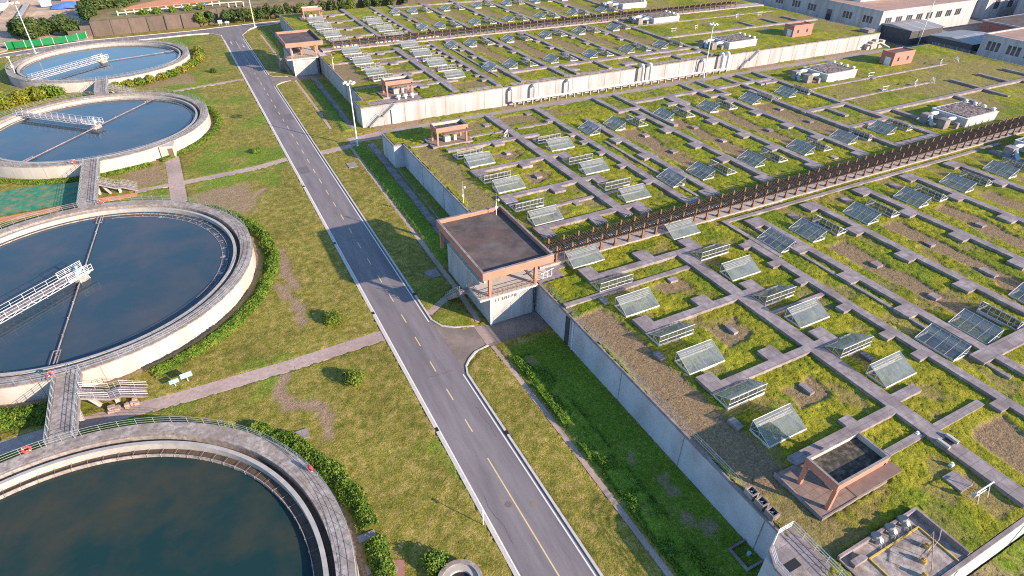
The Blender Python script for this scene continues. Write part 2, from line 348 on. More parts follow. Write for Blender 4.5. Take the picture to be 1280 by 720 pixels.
# ---------------------------------------------------------------- ground, roads, paths
gm = MB().add([(-1500,-1500,-0.35),(1800,-1500,-0.35),(1800,2200,-0.35),(-1500,2200,-0.35)], [(0,1,2,3)])
struct(gm.build("ground", M_LAWN))
RX0, RX1 = 17.0, 24.5
CROSS_N = [(-75,279),(-58,290.2),(-45,296.1),(-32,300.6),(6.8,302),(16,304),(31.5,306.3),(42,307),(90,308)]
CROSS_S = [(-75,272),(-58,285),(-46.5,287.5),(-30,291.5),(-10,294),(6.4,295.5),(13.0,294.6),(17.0,288)]
CROSS_S2 = [(24.5,285),(26.6,290),(29,296),(33,300.5),(42,303),(90,304)]
def arc(cx, cy, r, a0, a1, n=10): return [(cx+r*math.cos(R_(a0+(a1-a0)*i/n)), cy+r*math.sin(R_(a0+(a1-a0)*i/n))) for i in range(n+1)]
road = MB()
road.prism([(RX0,5),(RX1,5),(RX1,288),(RX0,288)], -0.3, 0.004)
struct(road.build("road", M_ASPH))
cr = MB(); top = CROSS_N; bot = CROSS_S+CROSS_S2
cr.prism([(a,b) for a,b in bot]+[(a,b) for a,b in reversed(top)], -0.31, 0.0)
struct(cr.build("cross_road", M_ASPH))
al = MB().prism([(33,150.6),(42,153.0),(275,153.6),(275,157.6),(90,157.4),(42,156.6),(33,155.2)], -0.3, 0.012)
struct(al.build("alley_road", mat("pale_alley_concrete", [(0.24,0.205,0.195),(0.34,0.295,0.275)], 0.3, 0.85, 0.2, 0.2, 10, big=(0.1,(0.21,0.175,0.17),0.6))))
def apron(dy):
    p = [(RX1,59+dy),(24.6,60+dy)]+[(25.0,60.8+dy),(26.0,61.9+dy),(27.5,62.9+dy),(30,63.4+dy)]+[(32.3,63.2+dy),(40.6,61.6+dy),(40.6,67.9+dy),(32.6,67.9+dy)]
    p += [(30.1,68.9+dy),(27.0,69.9+dy),(25.4,71.2+dy),(RX1,73.5+dy)]
    return MB().prism(p, -0.3, 0.009)
for dy in (0, 149.5): struct(apron(dy).build("entrance_apron", M_ASPH2))
k = MB()
k.box(RX0-0.38, RX0, 5, 287.5, -0.3, 0.13)
for a, b in ((5,59.2),(73.2,208.5),(223,285.2)): k.box(RX1, RX1+0.3, a, b, -0.3, 0.13)
def strip(mb, pts, w, z0, z1):
    for i, (p, q) in enumerate(zip(pts, pts[1:])):
        d = Vector((q[0]-p[0], q[1]-p[1])); n = Vector((-d.y, d.x)).normalized()*w/2; e = d.normalized()*0.01*i
        zz = z1-0.0007*(i % 3)
        mb.prism([(p[0]-n.x,p[1]-n.y),(q[0]-n.x,q[1]-n.y),(q[0]+n.x,q[1]+n.y),(p[0]+n.x,p[1]+n.y)], z0, zz)
    return mb
for dy in (0, 149.5):
    strip(k, [(24.65,59.2+dy),(25.2,60.9+dy),(26.2,62.0+dy),(27.6,63.05+dy),(30.0,63.55+dy)], 0.26, -0.3, 0.128)
    strip(k, [(24.65,73.2+dy),(25.5,71.1+dy),(27.1,69.85+dy),(30.1,68.75+dy)], 0.26, -0.3, 0.128)
strip(k, CROSS_S, 0.3, -0.3, 0.13); strip(k, CROSS_N, 0.3, -0.3, 0.13); strip(k, CROSS_S2[:-1], 0.3, -0.3, 0.126)
struct(k.build("kerb", M_KERB))
mk = MB()
for x0, x1 in ((17.06,17.24),(24.0,24.16)):
    for a, b in (((5,280),) if x0 < 20 else ((5,59.5),(73,209),(223,280))): mk.box(x0, x1, a, b, 0.0, 0.010)
struct(mk.build("road_edge_line", M_PAINT))
M_SEAL = mat("tar_seal", [(0.075,0.068,0.072),(0.11,0.10,0.105)], 2, 0.7)
rr = random.Random(12); cr_ = MB()                          # sealed cracks and patches in the road surface
for cx, cy, n_, horiz in ((18.2,33,9,0),(23.2,47,8,0),(19.2,61,7,1),(21.6,88,9,0),(18.6,104,8,1),(22.9,126,10,0),(19.0,150,9,0),(22.2,176,8,1)):
    p = [(cx, cy)]
    for i in range(n_): p.append((min(24.2,max(17.3,p[-1][0]+(0.55 if horiz else rr.uniform(-.22,.22)))), p[-1][1]+(rr.uniform(-.25,.25) if horiz else 0.75)))
    for q0, q1 in zip(p, p[1:]):
        dd = Vector((q1[0]-q0[0], q1[1]-q0[1])).normalized()*0.028; nn = Vector((-dd.y, dd.x))
        cr_.add([(q0[0]-nn.x,q0[1]-nn.y,0.0075),(q1[0]-nn.x,q1[1]-nn.y,0.0075),(q1[0]+nn.x,q1[1]+nn.y,0.0075),(q0[0]+nn.x,q0[1]+nn.y,0.0075)],[(0,1,2,3)])
struct(cr_.build("road_crack_seal", M_SEAL))
pt = MB()
for x0, x1, y0, y1 in ((21.6,23.7,176,181),(17.6,19.9,138,142)): pt.add([(x0,y0,0.006),(x1,y0,0.006),(x1,y1,0.006),(x0,y1,0.006)],[(0,1,2,3)])
struct(pt.build("road_patch", mat("patched_asphalt",[(0.125,0.110,0.115),(0.16,0.142,0.147)],1.5,0.85,0.2,0.25,25)))
mk = MB()
y = 49.3-6.28*0
mk.box(20.66, 20.82, 5, 44.5, 0.0, 0.010)
yy = 49.2
while yy < 262:
    mk.box(20.76, 20.92, yy, yy+2.35, 0.0, 0.010); yy += 6.30
mk.box(20.8, 20.94, 262, 276, 0.0, 0.010)
struct(mk.build("road_centre_line", M_YEL))
mk = MB()                                                   # arrows on the asphalt before the junction
for ax, ay, sg in ((19.0,273,1),(22.6,268,-1)):
    mk.box(ax-0.09, ax+0.09, ay-2, ay+2, 0.0, 0.0095)
    mk.add([(ax-0.45,ay+2*sg,0.0095),(ax+0.45,ay+2*sg,0.0095),(ax,ay+3.4*sg,0.0095)], [(0,1,2) if sg > 0 else (2,1,0)])
struct(mk.build("road_arrow", M_PAINT))
PATHS = [[(16.7,73.0),(3,72.4),(-12,72.5),(-24,73.2),(-34,72.9),(-60,69)],]
PW = 2.55
P_SEG = []
def addpath(name, pts, w, m, z=0.045):
    struct(strip(MB(), pts, w, -0.3, z).build(name, m))
    for p, q in zip(pts, pts[1:]): P_SEG.append((*p, *q, w))
addpath("brick_path", PATHS[0], PW, M_PAVER)
addpath("brick_path", [(16.65,148.2),(9,146.0),(0,145.2),(-9.8,144.4)], 2.3, M_PAVER)
addpath("brick_path", [(-9.0,144.9),(-16.5,144.4)], 1.7, M_PAVER, 0.041)
addpath("brick_path", [(-8.3,162),(-8.2,150),(-8.2,135)], 3.2, M_PAVER, 0.049)
addpath("brick_path", [(24.8,148.2),(33,149.9)], 2.5, M_PAVER)
addpath("brick_path", [(17.0,221.4),(5,219),(-5,216.8)], 1.7, M_PAVER)
addpath("paver_strip", [(30.9,8),(30.95,44),(30.75,58),(30.6,63.2)], 0.75, M_PAVER)
addpath("paver_strip", [(31.2,69.5),(31.6,79),(31.7,90),(32.5,150)], 0.95, M_PAVER)
addpath("paver_strip", [(24.8,75.0),(30.2,78.4),(31.6,79.4)], 1.3, M_PAVER, 0.051)
addpath("paver_strip", [(36.0,86),(36.3,95),(37.0,120),(37.6,149)], 1.7, M_CONC)
addpath("paver_strip", [(38.1,96),(38.8,141)], 0.35, M_CONC, 0.07)
addpath("paver_strip", [(31.0,164),(31.4,190),(31.4,213)], 0.8, M_PAVER)
addpath("paver_strip", [(36.2,162),(37.0,190),(37.4,213)], 1.8, M_CONC)
addpath("paver_strip", [(31.4,220),(31.6,250),(31.6,283)], 0.8, M_PAVER)
addpath("paver_strip", [(36.4,240),(36.6,290)], 0.9, M_CONC)
addpath("paver_strip", [(24.8,225.2),(33,227.0)], 1.2, M_PAVER, 0.051)
struct(MB().prism([(29.9,63.9),(31.3,64.0),(31.3,68.4),(29.9,68.6)], -0.3, 0.03).build("paved_crossing", M_PAVER))
struct(MB().prism([(33.2,149.2),(42,151),(42,156.4),(33.2,155.0)], -0.3, 0.02).build("paved_corner", M_PAVER))
for pth in PATHS + []: P_SEG += [(*p, *q, PW) for p, q in zip(pth, pth[1:])]

TANKS = [(-24.2, 40.4), (-24.2, 107.2), (-24.2, 185.2), (-24.0, 254.3)]
def covered(X, Y):
    c = (X > RX0-0.3) & (X < RX1+0.25) & (Y < 288)
    for x0, y0, x1, y1, w in P_SEG:
        dx, dy = x1-x0, y1-y0; L = dx*dx+dy*dy
        t = np.clip(((X-x0)*dx+(Y-y0)*dy)/L, 0, 1)
        c |= np.hypot(X-x0-t*dx, Y-y0-t*dy) < w/2-0.05
    for tx, ty in TANKS: c |= np.hypot(X-tx, Y-ty) < 26.9
    for dy in (0, 149.5):
        c |= (X > 24.4) & (X < 41) & (Y > 63.4+dy) & (Y < 68.7+dy)
        c |= (X > 24.4) & (X < 28) & (Y > 60+dy+np.clip(X-24.6,0,4)*0.75) & (Y < 73+dy-np.clip(X-24.6,0,4)*0.9)
    yn = np.interp(X, [p[0] for p in CROSS_N], [p[1] for p in CROSS_N])
    bs = CROSS_S+CROSS_S2; ysb = np.interp(X, [p[0] for p in bs], [p[1] for p in bs])
    c |= (Y > ysb) & (Y < yn)
    c |= (X > 33) & (Y > 151.5) & (Y < 157) & (X < 275)
    c |= (X > 32.2) & (X < 41) & (Y > 68) & (Y < 86)
    return c
LUSH = [(31.9,40.7,9,61.5,0.9),(32.2,35.0,9,58.5,0.9),(32.4,36.0,88,150,0.9),(33.5,36.3,160,210,0.8),(33,36,228,290,0.7),(37,41,60,62,0.3),(37.2,40.8,88,140,0.5),
        (25.2,29.8,69.8,74.2,0.45),(38,40.6,162,210,0.5),(25.2,29.5,76,84,0.35)]
SOIL_L = [((4.5,93.3),(6.3,88),(6.2,82)),((6.7,105),(6.9,99),(7.4,92)),((1.0,70),(0.2,66.5),(1.5,64.0),(4.7,62.0),(4.4,57)),
          ((4.8,127),(6.5,131),(8.7,133.5)),((-2,138),(2,136),(5,131))]
def lawn(X, Y):
    lush = np.zeros(X.shape); bare = np.zeros(X.shape)
    for x0, x1, y0, y1, a in LUSH: lush = np.maximum(lush, a*inbox(X, Y, x0, x1, y0, y1, 0.35, 0.12))
    lush = np.maximum(lush, 0.75*sstep(0.54, 0.68, fbm(X*0.085, Y*0.085, 21))*(X < 17)*(1-inbox(X, Y, 6, 18, 84, 122, 1.5, 0.5)))
    for ln in SOIL_L:
        for p, q in zip(ln, ln[1:]):
            dx, dy = q[0]-p[0], q[1]-p[1]; t = np.clip(((X-p[0])*dx+(Y-p[1])*dy)/(dx*dx+dy*dy), 0, 1)
            d = np.hypot(X-p[0]-t*dx, Y-p[1]-t*dy)+(fbm(X*0.5, Y*0.5, 8)-.5)*2.2
            bare = np.maximum(bare, 0.9*sstep(1.3, 0.3, d))
    bare = np.maximum(bare, 0.75*inbox(X, Y, -5, 5.5, 124, 138, 1.5, 1.2, 31))
    bare = np.maximum(bare, 0.7*inbox(X, Y, -18, -10.5, 146, 158, 1.2, 0.8, 32))
    bare = np.maximum(bare, 0.6*inbox(X, Y, -12, 2, 224, 240, 1.2, 0.9, 33))
    for cx, cy, r in ((33.3,30,0.8),(36.6,37,0.8),(38.0,31.0,0.9),(36.9,27,1.1),(38.6,24.6,1.0),(32.6,49,0.7),(33.4,56,0.9),(32.2,43,0.5)):
        d = np.hypot(X-cx, (Y-cy)*0.7)+(fbm(X*0.8, Y*0.8, 12)-.5)*3.2; bare = np.maximum(bare, 0.7*sstep(r, r*0.2, d))
    for tx, ty in TANKS:                                   # bare band at the foot of each tank
        d = np.hypot(X-tx, Y-ty); bare = np.maximum(bare, 0.8*sstep(28.3, 27.5, d))
    lush *= 1-bare
    z = 0.02+0.05*fbm(X*1.5, Y*1.5, 3)+0.09*_rng.random(X.shape)
    strong = np.zeros(X.shape)
    for x0, x1, y0, y1, a in LUSH[1:5]: strong = np.maximum(strong, inbox(X, Y, x0, x1, y0, y1, 0.3, 0.08))
    z = z+strong*(1-bare)*(0.10+0.40*fbm(X*0.9, Y*0.9, 14)+0.16*_rng.random(X.shape))-0.05*bare
    z = np.where(covered(X, Y), -0.12, z)
    return z, {"bare": bare.ravel(), "lush": lush.ravel()}
struct(field("lawn", -62, 41.5, 8, 165, 0.36, lawn, M_LAWN))
struct(field("lawn", -80, 41.5, 165, 292, 0.62, lawn, M_LAWN))
def alley_grass(X, Y):
    bare = np.clip(1.3*sstep(0.45, 0.6, fbm(X*0.12, Y*0.3, 44)), 0, 1)*0.8
    z = 0.02+0.25*_rng.random(X.shape)*(1-bare)
    z = np.where((Y > 153.2) & (Y < 157.5), -0.12, z)
    return z, {"bare": bare.ravel(), "lush": (0.3*(1-bare)).ravel()}
struct(field("verge", 41.5, 262, 140.6, 160.4, 0.6, alley_grass, M_LAWN))
def south_grass(X, Y):
    b = 0.6*sstep(0.5, 0.65, fbm(X*0.3, Y*0.3, 4)); z = 0.05+0.3*fbm(X*1.1, Y*1.1, 2)+0.2*_rng.random(X.shape)
    return z, {"bare": b.ravel(), "lush": np.full(X.size, 0.7)}
struct(field("verge", 41.5, 90, -6, 8.1, 0.3, south_grass, M_LAWN))

# ---------------------------------------------------------------- clarifier tanks
def make_tank(label):
    t = thing("clarifier_tank", label, "tank", (0,0,0))
    ow = MB().ring(0,0,26.3,27.0,-0.3,2.86)
    MB().ring(0,0,25.35,27.06,2.863,3.05).build("walkway_deck", M_CONC_O, t)
    MB().ring(0,0,25.0,25.35,1.2,3.02).build("channel_wall", M_CONC_O, t)
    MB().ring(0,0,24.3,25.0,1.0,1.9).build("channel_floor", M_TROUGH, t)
    MB().ring(0,0,23.82,24.3,0.5,2.85).build("weir_wall", M_WEIR, t)
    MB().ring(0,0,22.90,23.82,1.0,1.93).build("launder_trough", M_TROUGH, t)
    r = MB()
    n = 84
    for i in range(n):
        a = 2*math.pi*i/n; c, s = math.cos(a)*26.92, math.sin(a)*26.92; r.bar((c,s,3.05),(c,s,4.15),0.026,4)
    for z in (3.45, 3.8, 4.15):
        m = 168
        for i in range(m):
            a, b = 2*math.pi*i/m, 2*math.pi*(i+1)/m
            r.bar((math.cos(a)*26.92,math.sin(a)*26.92,z),(math.cos(b)*26.92,math.sin(b)*26.92,z),0.026,4)
    r.build("railing", M_STEEL, t)
    c = MB().ring(0,0,22.82,22.90,1.3,2.2)
    c.cur = 1
    for i in range(90):
        a = 2*math.pi*i/90
        c.bar((math.cos(a)*22.86,math.sin(a)*22.86,2.1),(math.cos(a)*23.84,math.sin(a)*23.84,2.1),0.02,4)
        c.bar((math.cos(a)*22.78,math.sin(a)*22.78,1.5),(math.cos(a)*22.78,math.sin(a)*22.78,2.25),0.035,4)
    c.build("scum_baffle", [M_CONC_O, M_CONC], t)
    MB().bar((0,0,-0.3),(0,0,3.0),1.15,20).build("centre_pier", M_CONC_O, t)
    j = ow; j.cur = 1
    for i in range(24):
        a = 2*math.pi*(i+0.37)/24; j.bar((math.cos(a)*27.0,math.sin(a)*27.0,0.0),(math.cos(a)*27.0,math.sin(a)*27.0,2.8),0.035,4)
    j.build("outer_wall", [M_TANKW, M_CONC_O], t)
    return t
TL = ["nearest round settling tank, dark water, bottom left corner", "round settling tank with white scraper bridge and dark blue water, second nearest",
      "round settling tank with long pipe across blue water, third from the camera", "farthest round settling tank beside the yellow-green shrubs and lamp mast"]
t0 = make_tank(TL[0]); tanks = [t0]
t0.location = (*TANKS[0], 0); t0["group"] = "round settling tanks left of the road"
for (x, y_), lb in zip(TANKS[1:], TL[1:]): tanks.append(dup(t0, (x, y_, 0), R_(17*len(tanks)), lb, "round settling tanks left of the road"))
for i, (x, y_) in enumerate(TANKS):
    w = MB().disc(x, y_, 22.87 if i == 0 else 23.83, 1.72 if i == 0 else 2.02)
    struct(w.build("water", W_DARK if i == 0 else W_BLUE))

lip = MB().ring(0,0,21.75,21.86,1.5,2.1,120,-58,62)
for i in range(16):
    q = R_(-55+i*7.6); lip.bar((21.8*math.cos(q),21.8*math.sin(q),2.08),(22.85*math.cos(q),22.85*math.sin(q),2.08),0.03,4)
lip.build("inner_scum_lip", M_CONC, tanks[1])
fo = MB(); rr = random.Random(4)
for i in range(80):
    q = R_(rr.uniform(-45,48)); r_ = 21.9+0.8*rr.random()**2; sz = rr.uniform(0.05,0.16)*(1+2*(rr.random() < .1))
    x, y_ = r_*math.cos(q), r_*math.sin(q); fo.add([(x+sz*math.cos(k*1.05+i)*(0.7+.5*rr.random()), y_+sz*math.sin(k*1.05+i)*(0.7+.5*rr.random()), 2.031) for k in range(6)], [tuple(range(6))])
o = fo.build("foam", M_WEIR, tanks[1]); o["kind"] = "stuff"

def make_bridge(label):
    """half bridge from the centre (origin) out along +x to the tank wall"""
    t = thing("scraper_bridge", label, "scraper bridge"); L = 26.0; w = 0.85; z = 3.3
    d = MB()
    for i in range(26): d.box(-0.8+i*1.03, -0.8+i*1.03+0.86, -w+0.1, w-0.1, z, z+0.05)
    d.build("deck_plates", M_CONC, t)
    for s in (-w, w):
        g = MB()
        g.box(-1.2, L, s-0.05, s+0.05, z-0.02, z+0.06).box(-1.2, L, s-0.05, s+0.05, z-0.50, z-0.43)
        for i in range(27): g.bar((i-1.2,s,z-0.46),(i-0.2,s,z-0.02),0.03,4) if i % 2 else g.bar((i-1.2,s,z-0.02),(i-0.2,s,z-0.46),0.03,4)
        g.build("truss_girder", M_FRAME, t)
        r = MB()
        for zz in (z+0.55, z+1.1): r.bar((-1.2,s,zz),(L-0.3,s,zz),0.028,4)
        for i in range(14):
            x = -1.2+i*1.96; r.bar((x,s,z+0.05),(x,s,z+1.1),0.035,4)
        r.build("handrail", M_FRAME, t)
    for s in (-1, 1):
        p = MB().box(-1.6, 2.6, *sorted((s*1.35, s*(w+0.07))), z-0.06, z+0.02)
        for zz in (z+0.55, z+1.1): p.bar((-1.6,s*1.3,zz),(2.6,s*1.3,zz),0.04,4)
        for x in (-1.6,-0.2,1.2,2.6): p.bar((x,s*1.3,z),(x,s*1.3,z+1.1),0.04,4)
        p.build("centre_platform", M_WHITE, t)
    MB().box(-0.4,0.5,-0.4,0.4,z+0.05,z+0.75).bar((0.05,0,z+0.75),(0.05,0,z+1.35),0.22,10).build("drive_motor", M_LIGHTBLUE, t)
    each("support_leg", M_WHITE, t, [MB().bar((x*1.5,s*1.5,1.5),(x,s,z-0.2),0.09,6) for s in (-0.7,0.7) for x in (-0.6,0.6)])
    each("scraper_arm", M_RUST, t, [MB().bar((i*2.1,0,z-0.6),(i*2.1-0.5,0.2,1.6),0.04,4) for i in range(3, 12, 2)])
    MB().box(24.6,26.3,-0.9,0.9,3.07,3.28).build("end_carriage", M_STEEL, t)
    return t
br = make_bridge("white railed scraper bridge over the tank with dark blue water, second nearest"); br.location = (*TANKS[1],0); br.rotation_euler.z = R_(221)
br["group"] = "white scraper bridges on the tanks"
dup(br, (*TANKS[2],0), R_(137), "white scraper bridge reaching the left rim of the third tank", "white scraper bridges on the tanks")
dup(br, (*TANKS[3],0), R_(223), "white scraper bridge on the farthest tank beside the lamp mast", "white scraper bridges on the tanks")
def skim(i, a, both, lb, r0=0.8):
    x, y_ = TANKS[i]; m = MB(); c, s = math.cos(R_(a)), math.sin(R_(a)); z = 2.25
    rr = [(r0, 22.7)]+([(-22.7, -r0)] if both else [])
    for a0, a1 in rr:
        m.bar((a0*c,a0*s,z),(a1*c,a1*s,z),0.11,6)
        k_ = 5
        for j in range(k_):
            q = a0+(a1-a0)*(j+0.5)/k_; m.bar((q*c,q*s,z-0.5),(q*c,q*s,z+0.28),0.06,4)
    t = thing("skimmer_pipe", lb, "pipe", (x,y_,0), 0, "skimmer pipes across the tanks")
    m.build("pipe", M_CONC, t)
    for sg in ((1,-1) if both else (1,)):
        b = MB()
        for o in (-0.45, 0.45):
            b.bar((sg*19.8*c-o*s, sg*19.8*s+o*c, z+0.12),(sg*22.9*c-o*s, sg*22.9*s+o*c, z+0.12),0.07,4)
        b.bar((sg*19.8*c-0.5*s, sg*19.8*s+0.5*c, z+0.12),(sg*19.8*c+0.5*s, sg*19.8*s-0.5*c, z+0.12),0.07,4)
        b.build("scum_box", M_CONC, t)
skim(1, 84, True, "brown skimmer pipe crossing the tank with the nearest scraper bridge")
skim(2, 53, True, "pale skimmer pipe crossing the third tank diagonally")
skim(3, 14, False, "pale skimmer pipe reaching right across the farthest tank")
skim(0, 117, False, "pale skimmer pipe at the left picture edge over the nearest tank")
def life_ring(x, y_, rx, ry, lb):
    t = thing("life_ring", lb, "life ring", (x,y_,3.7), math.atan2(ry, rx), "red life rings on the tank railings")
    m = MB(); N = 14
    for i in range(N):
        a, b = 2*math.pi*i/N, 2*math.pi*(i+1)/N
        m.bar((0.09,math.cos(a)*0.38,math.sin(a)*0.38),(0.09,math.cos(b)*0.38,math.sin(b)*0.38),0.12,6)
    m.build("ring", M_RED, t)
    w = MB()
    for a in (0.8,3.9):
        w.bar((0.09,math.cos(a-.13)*0.38,math.sin(a-.13)*0.38),(0.09,math.cos(a+.13)*0.38,math.sin(a+.13)*0.38),0.14,6)
    w.build("white_band", M_WHITE, t)
def on_rim(i, a): return TANKS[i][0]+26.75*math.cos(R_(a)), TANKS[i][1]+26.75*math.sin(R_(a)), math.cos(R_(a)), math.sin(R_(a))
life_ring(*on_rim(0, 97), "red life ring on the nearest tank's rail, left of the footbridge")
life_ring(*on_rim(0, 20), "red life ring on the nearest tank's rail, beside the round hedge")
life_ring(*on_rim(1, 266), "red life ring on the second tank's rail, left of the near footbridge")
life_ring(*on_rim(1, 84), "red life ring on the second tank's rail, below the far footbridge stairs")
life_ring(*on_rim(2, 263), "red life ring on the third tank's rail, left of the far footbridge")

# ---------------------------------------------------------------- footbridges and stairs between the tanks
def footbridge(lb, x0, x1, y0, y1, post=False):
    t = thing("footbridge", lb, "footbridge", ((x0+x1)/2,(y0+y1)/2,0), 0, "concrete footbridges between the tanks"); a, b, c, d = x0-(x0+x1)/2, x1-(x0+x1)/2, y0-(y0+y1)/2, y1-(y0+y1)/2
    MB().box(a,b,c,d,2.55,3.0).build("deck", M_CONC_O, t)
    each("edge_beam", M_CONC, t, [MB().box(a-0.02,a+0.2,c,d,2.5,3.12), MB().box(b-0.2,b+0.02,c,d,2.5,3.12)])
    for s in (a+0.08, b-0.08):
        r = MB(); n = max(3, int((d-c)/1.4))
        for i in range(n+1): r.bar((s,c+(d-c)*i/n,3.0),(s,c+(d-c)*i/n,4.1),0.035,4)
        for z in (3.45,3.8,4.1): r.bar((s,c,z),(s,d,z),0.035,4)
        r.build("railing", M_STEEL, t)
    each("pier", M_WALL, t, [MB().box(a+0.3,a+0.8,-0.3,0.3,0,2.55), MB().box(b-0.8,b-0.3,-0.3,0.3,0,2.55)])
footbridge("weathered concrete footbridge between the two nearest tanks", -25.8, -22.8, 67.2, 80.3)
footbridge("weathered concrete footbridge beside the torn green netting", -25.6, -22.5, 134.1, 158.3)
footbridge("short concrete footbridge between the two farthest tanks", -25.0, -21.9, 212.1, 227.4)
def stairs(lb, x0, y0, n1=9, sc=1.0):
    """runs to +x from a footbridge at z 3 to the ground, with a landing halfway"""
    t = thing("outdoor_stairs", lb, "stairs", (x0,y0,0), 0, "stairs down from the footbridges")
    m = MB(); ri = 3.0/18; go = 0.30*sc; x = 0; z = 3.0; w = 0.85
    prof = []
    for i in range(9): m.box(x, x+go+0.02, -w, w, z-ri-0.12, z-ri); x += go; z -= ri
    m.box(x, x+1.2*sc, -w, w, z-ri*0-0.14, z-0.003); xl, zl = x, z; x += 1.2*sc
    for i in range(9): m.box(x, x+go+0.02, -w, w, max(0,z-ri-0.12), z-ri+0.001); x += go; z -= ri
    m.build("treads", M_CONC, t)
    P1 = [(0,2.95),(xl,zl),(xl+1.2*sc,zl),(x,0.08)]
    for s in (-w-0.1, w+0.1):
        s_ = MB()
        for (a, za), (b, zb) in zip(P1, P1[1:]):
            y0_, y1_ = s-0.06, s+0.06
            s_.add([(a,y0_,za-0.28),(b,y0_,zb-0.28),(b,y0_,zb),(a,y0_,za),(a,y1_,za-0.28),(b,y1_,zb-0.28),(b,y1_,zb),(a,y1_,za)],
                   [(0,1,2,3),(7,6,5,4),(3,2,6,7),(0,4,5,1),(1,5,6,2),(0,3,7,4)])
        s_.build("stringer", M_CONC, t)
    for s in (-w-0.1, w+0.1):
        r = MB()
        for dz in (0.45,0.8,1.1):
            r.path([(a,s,za+dz) for a,za in P1], 0.026, 4)
        for (a, za), (b, zb) in zip(P1, P1[1:]):
            for q in (0,0.5): r.bar((a+(b-a)*q,s,za+(zb-za)*q),(a+(b-a)*q,s,za+(zb-za)*q+1.1),0.035,4)
        r.build("handrail", M_STEEL, t)
    MB().box(xl+0.3,xl+0.8,-0.5,0.5,0,zl-0.15).build("landing_pier", M_WALL, t)
    MB().add([(0.1,-0.25,2.5),(0.1,0.25,2.5),(0.5,0.25,2.5),(0.5,-0.25,2.5),(1.3,-0.25,0),(1.3,0.25,0),(1.7,0.25,0),(1.7,-0.25,0)],
             [(0,1,2,3),(7,6,5,4),(0,4,5,1),(3,2,6,7),(1,5,6,2),(0,3,7,4)]).build("raking_strut", M_WALL, t)
stairs("concrete stairs with steel rails coming down beside the small white sign boards", -22.75, 75.6, sc=1.08)
stairs("concrete stairs with steel rails coming down onto the pale pink crossing paths", -22.45, 145.6, sc=1.02)
stairs("small stairs from the short footbridge between the farthest tanks", -21.85, 219.5, sc=1.0)
# valve box in the outer wall of the third tank
t = thing("valve_box", "white rectangular box on the third tank's wall at the end of the paved path", "valve box", (-8.6,162.2,0), R_(-8))
MB().box(-1.6,1.6,-0.9,-0.7,0,2.9).box(-1.6,-1.4,-0.7,2.4,0,2.9).box(1.4,1.6,-0.7,2.4,0,2.9).box(-1.4,1.4,-0.7,2.4,2.6,2.9).build("frame", M_TANKW, t)
MB().box(0.1,1.2,-0.95,-0.905,0.3,2.3).build("opening", M_BARK, t)
# sign boards
for x, y_, lb, s in ((-12.3,75.1,"smaller pale blue sign board on a post beside the brick path",0.8),(-10.7,75.4,"larger pale blue sign board on a post beside the brick path",1.0)):
    t = thing("sign_board", lb, "sign board", (x,y_,0), R_(8), "sign boards beside the path"); t.scale = (s,s,s)
    MB().bar((0,0,0),(0,0,1.0),0.06,6).build("post", M_WHITE, t)
    MB().add([(-0.75,-0.25,1.0),(0.75,-0.25,1.0),(0.75,0.25,1.45),(-0.75,0.25,1.45),(-0.75,-0.22,0.94),(0.75,-0.22,0.94),(0.75,0.28,1.39),(-0.75,0.28,1.39)],
             [(0,1,2,3),(7,6,5,4),(0,4,5,1),(1,5,6,2),(2,6,7,3),(3,7,4,0)]).build("board", M_LIGHTBLUE, t)

# ---------------------------------------------------------------- the two long roof-planted tank buildings
ZR = 5.4
def building(lb, x0, x1, y0, y1, step):
    t = thing("treatment_building", lb, "building", (0,0,0))
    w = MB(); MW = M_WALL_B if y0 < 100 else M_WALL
    pl = [(x0,y0),(x1,y0),(x1,y1),(x0-step[2],y1),(x0-step[2],step[0]),(x0,step[0])] if step[1] else [(x0-step[2],y0),(x1,y0),(x1,y1),(x0,y1),(x0,step[0]),(x0-step[2],step[0])]
    w.prism(pl, -0.3, ZR-0.1); w.cur = 1
    n = len(pl); cp = MB(); cx = MB()
    for i in range(n):
        p, q = Vector((*pl[i],0)), Vector((*pl[(i+1)%n],0)); d = (q-p).normalized(); nn = Vector((-d.y,d.x,0))
        e = d*0.14
        for mb, i0, i1, z0, z1 in ((cp,-0.05,0.33,ZR-0.1,ZR+0.22),):
            a, b = p-e*0.35, q-e*2.35
            mb.prism([(a+nn*i0)[:2],(b+nn*i0)[:2],(b+nn*i1)[:2],(a+nn*i1)[:2]], z0, z1)
    cp.build("parapet", M_CONC, t)
    j = w
    for i in range(n):
        p, q = Vector((*pl[i],0)), Vector((*pl[(i+1)%n],0)); d = (q-p); L = d.length; d.normalize(); nn = Vector((d.y,-d.x,0))
        k_ = int(L/(13 if y0 < 100 else 6.2))
        for m in range(1, k_+1):
            c = p+d*(L*m/(k_+1))+nn*0.02; j.box(c.x-0.035,c.x+0.035,c.y-0.035,c.y+0.035,0,ZR-0.12)
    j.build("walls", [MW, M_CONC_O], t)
    return t
B1 = (40.75, 252.0, 8.3, 140.4); B2 = (41.3, 252.0, 160.6, 291.0)
b1 = building("long front tank building with planted roof, right of the road", *B1, (131.5, 1, 2.3))
b2 = building("long back tank building with planted roof, beyond the alley", *B2, (166.5, 0, 2.3))

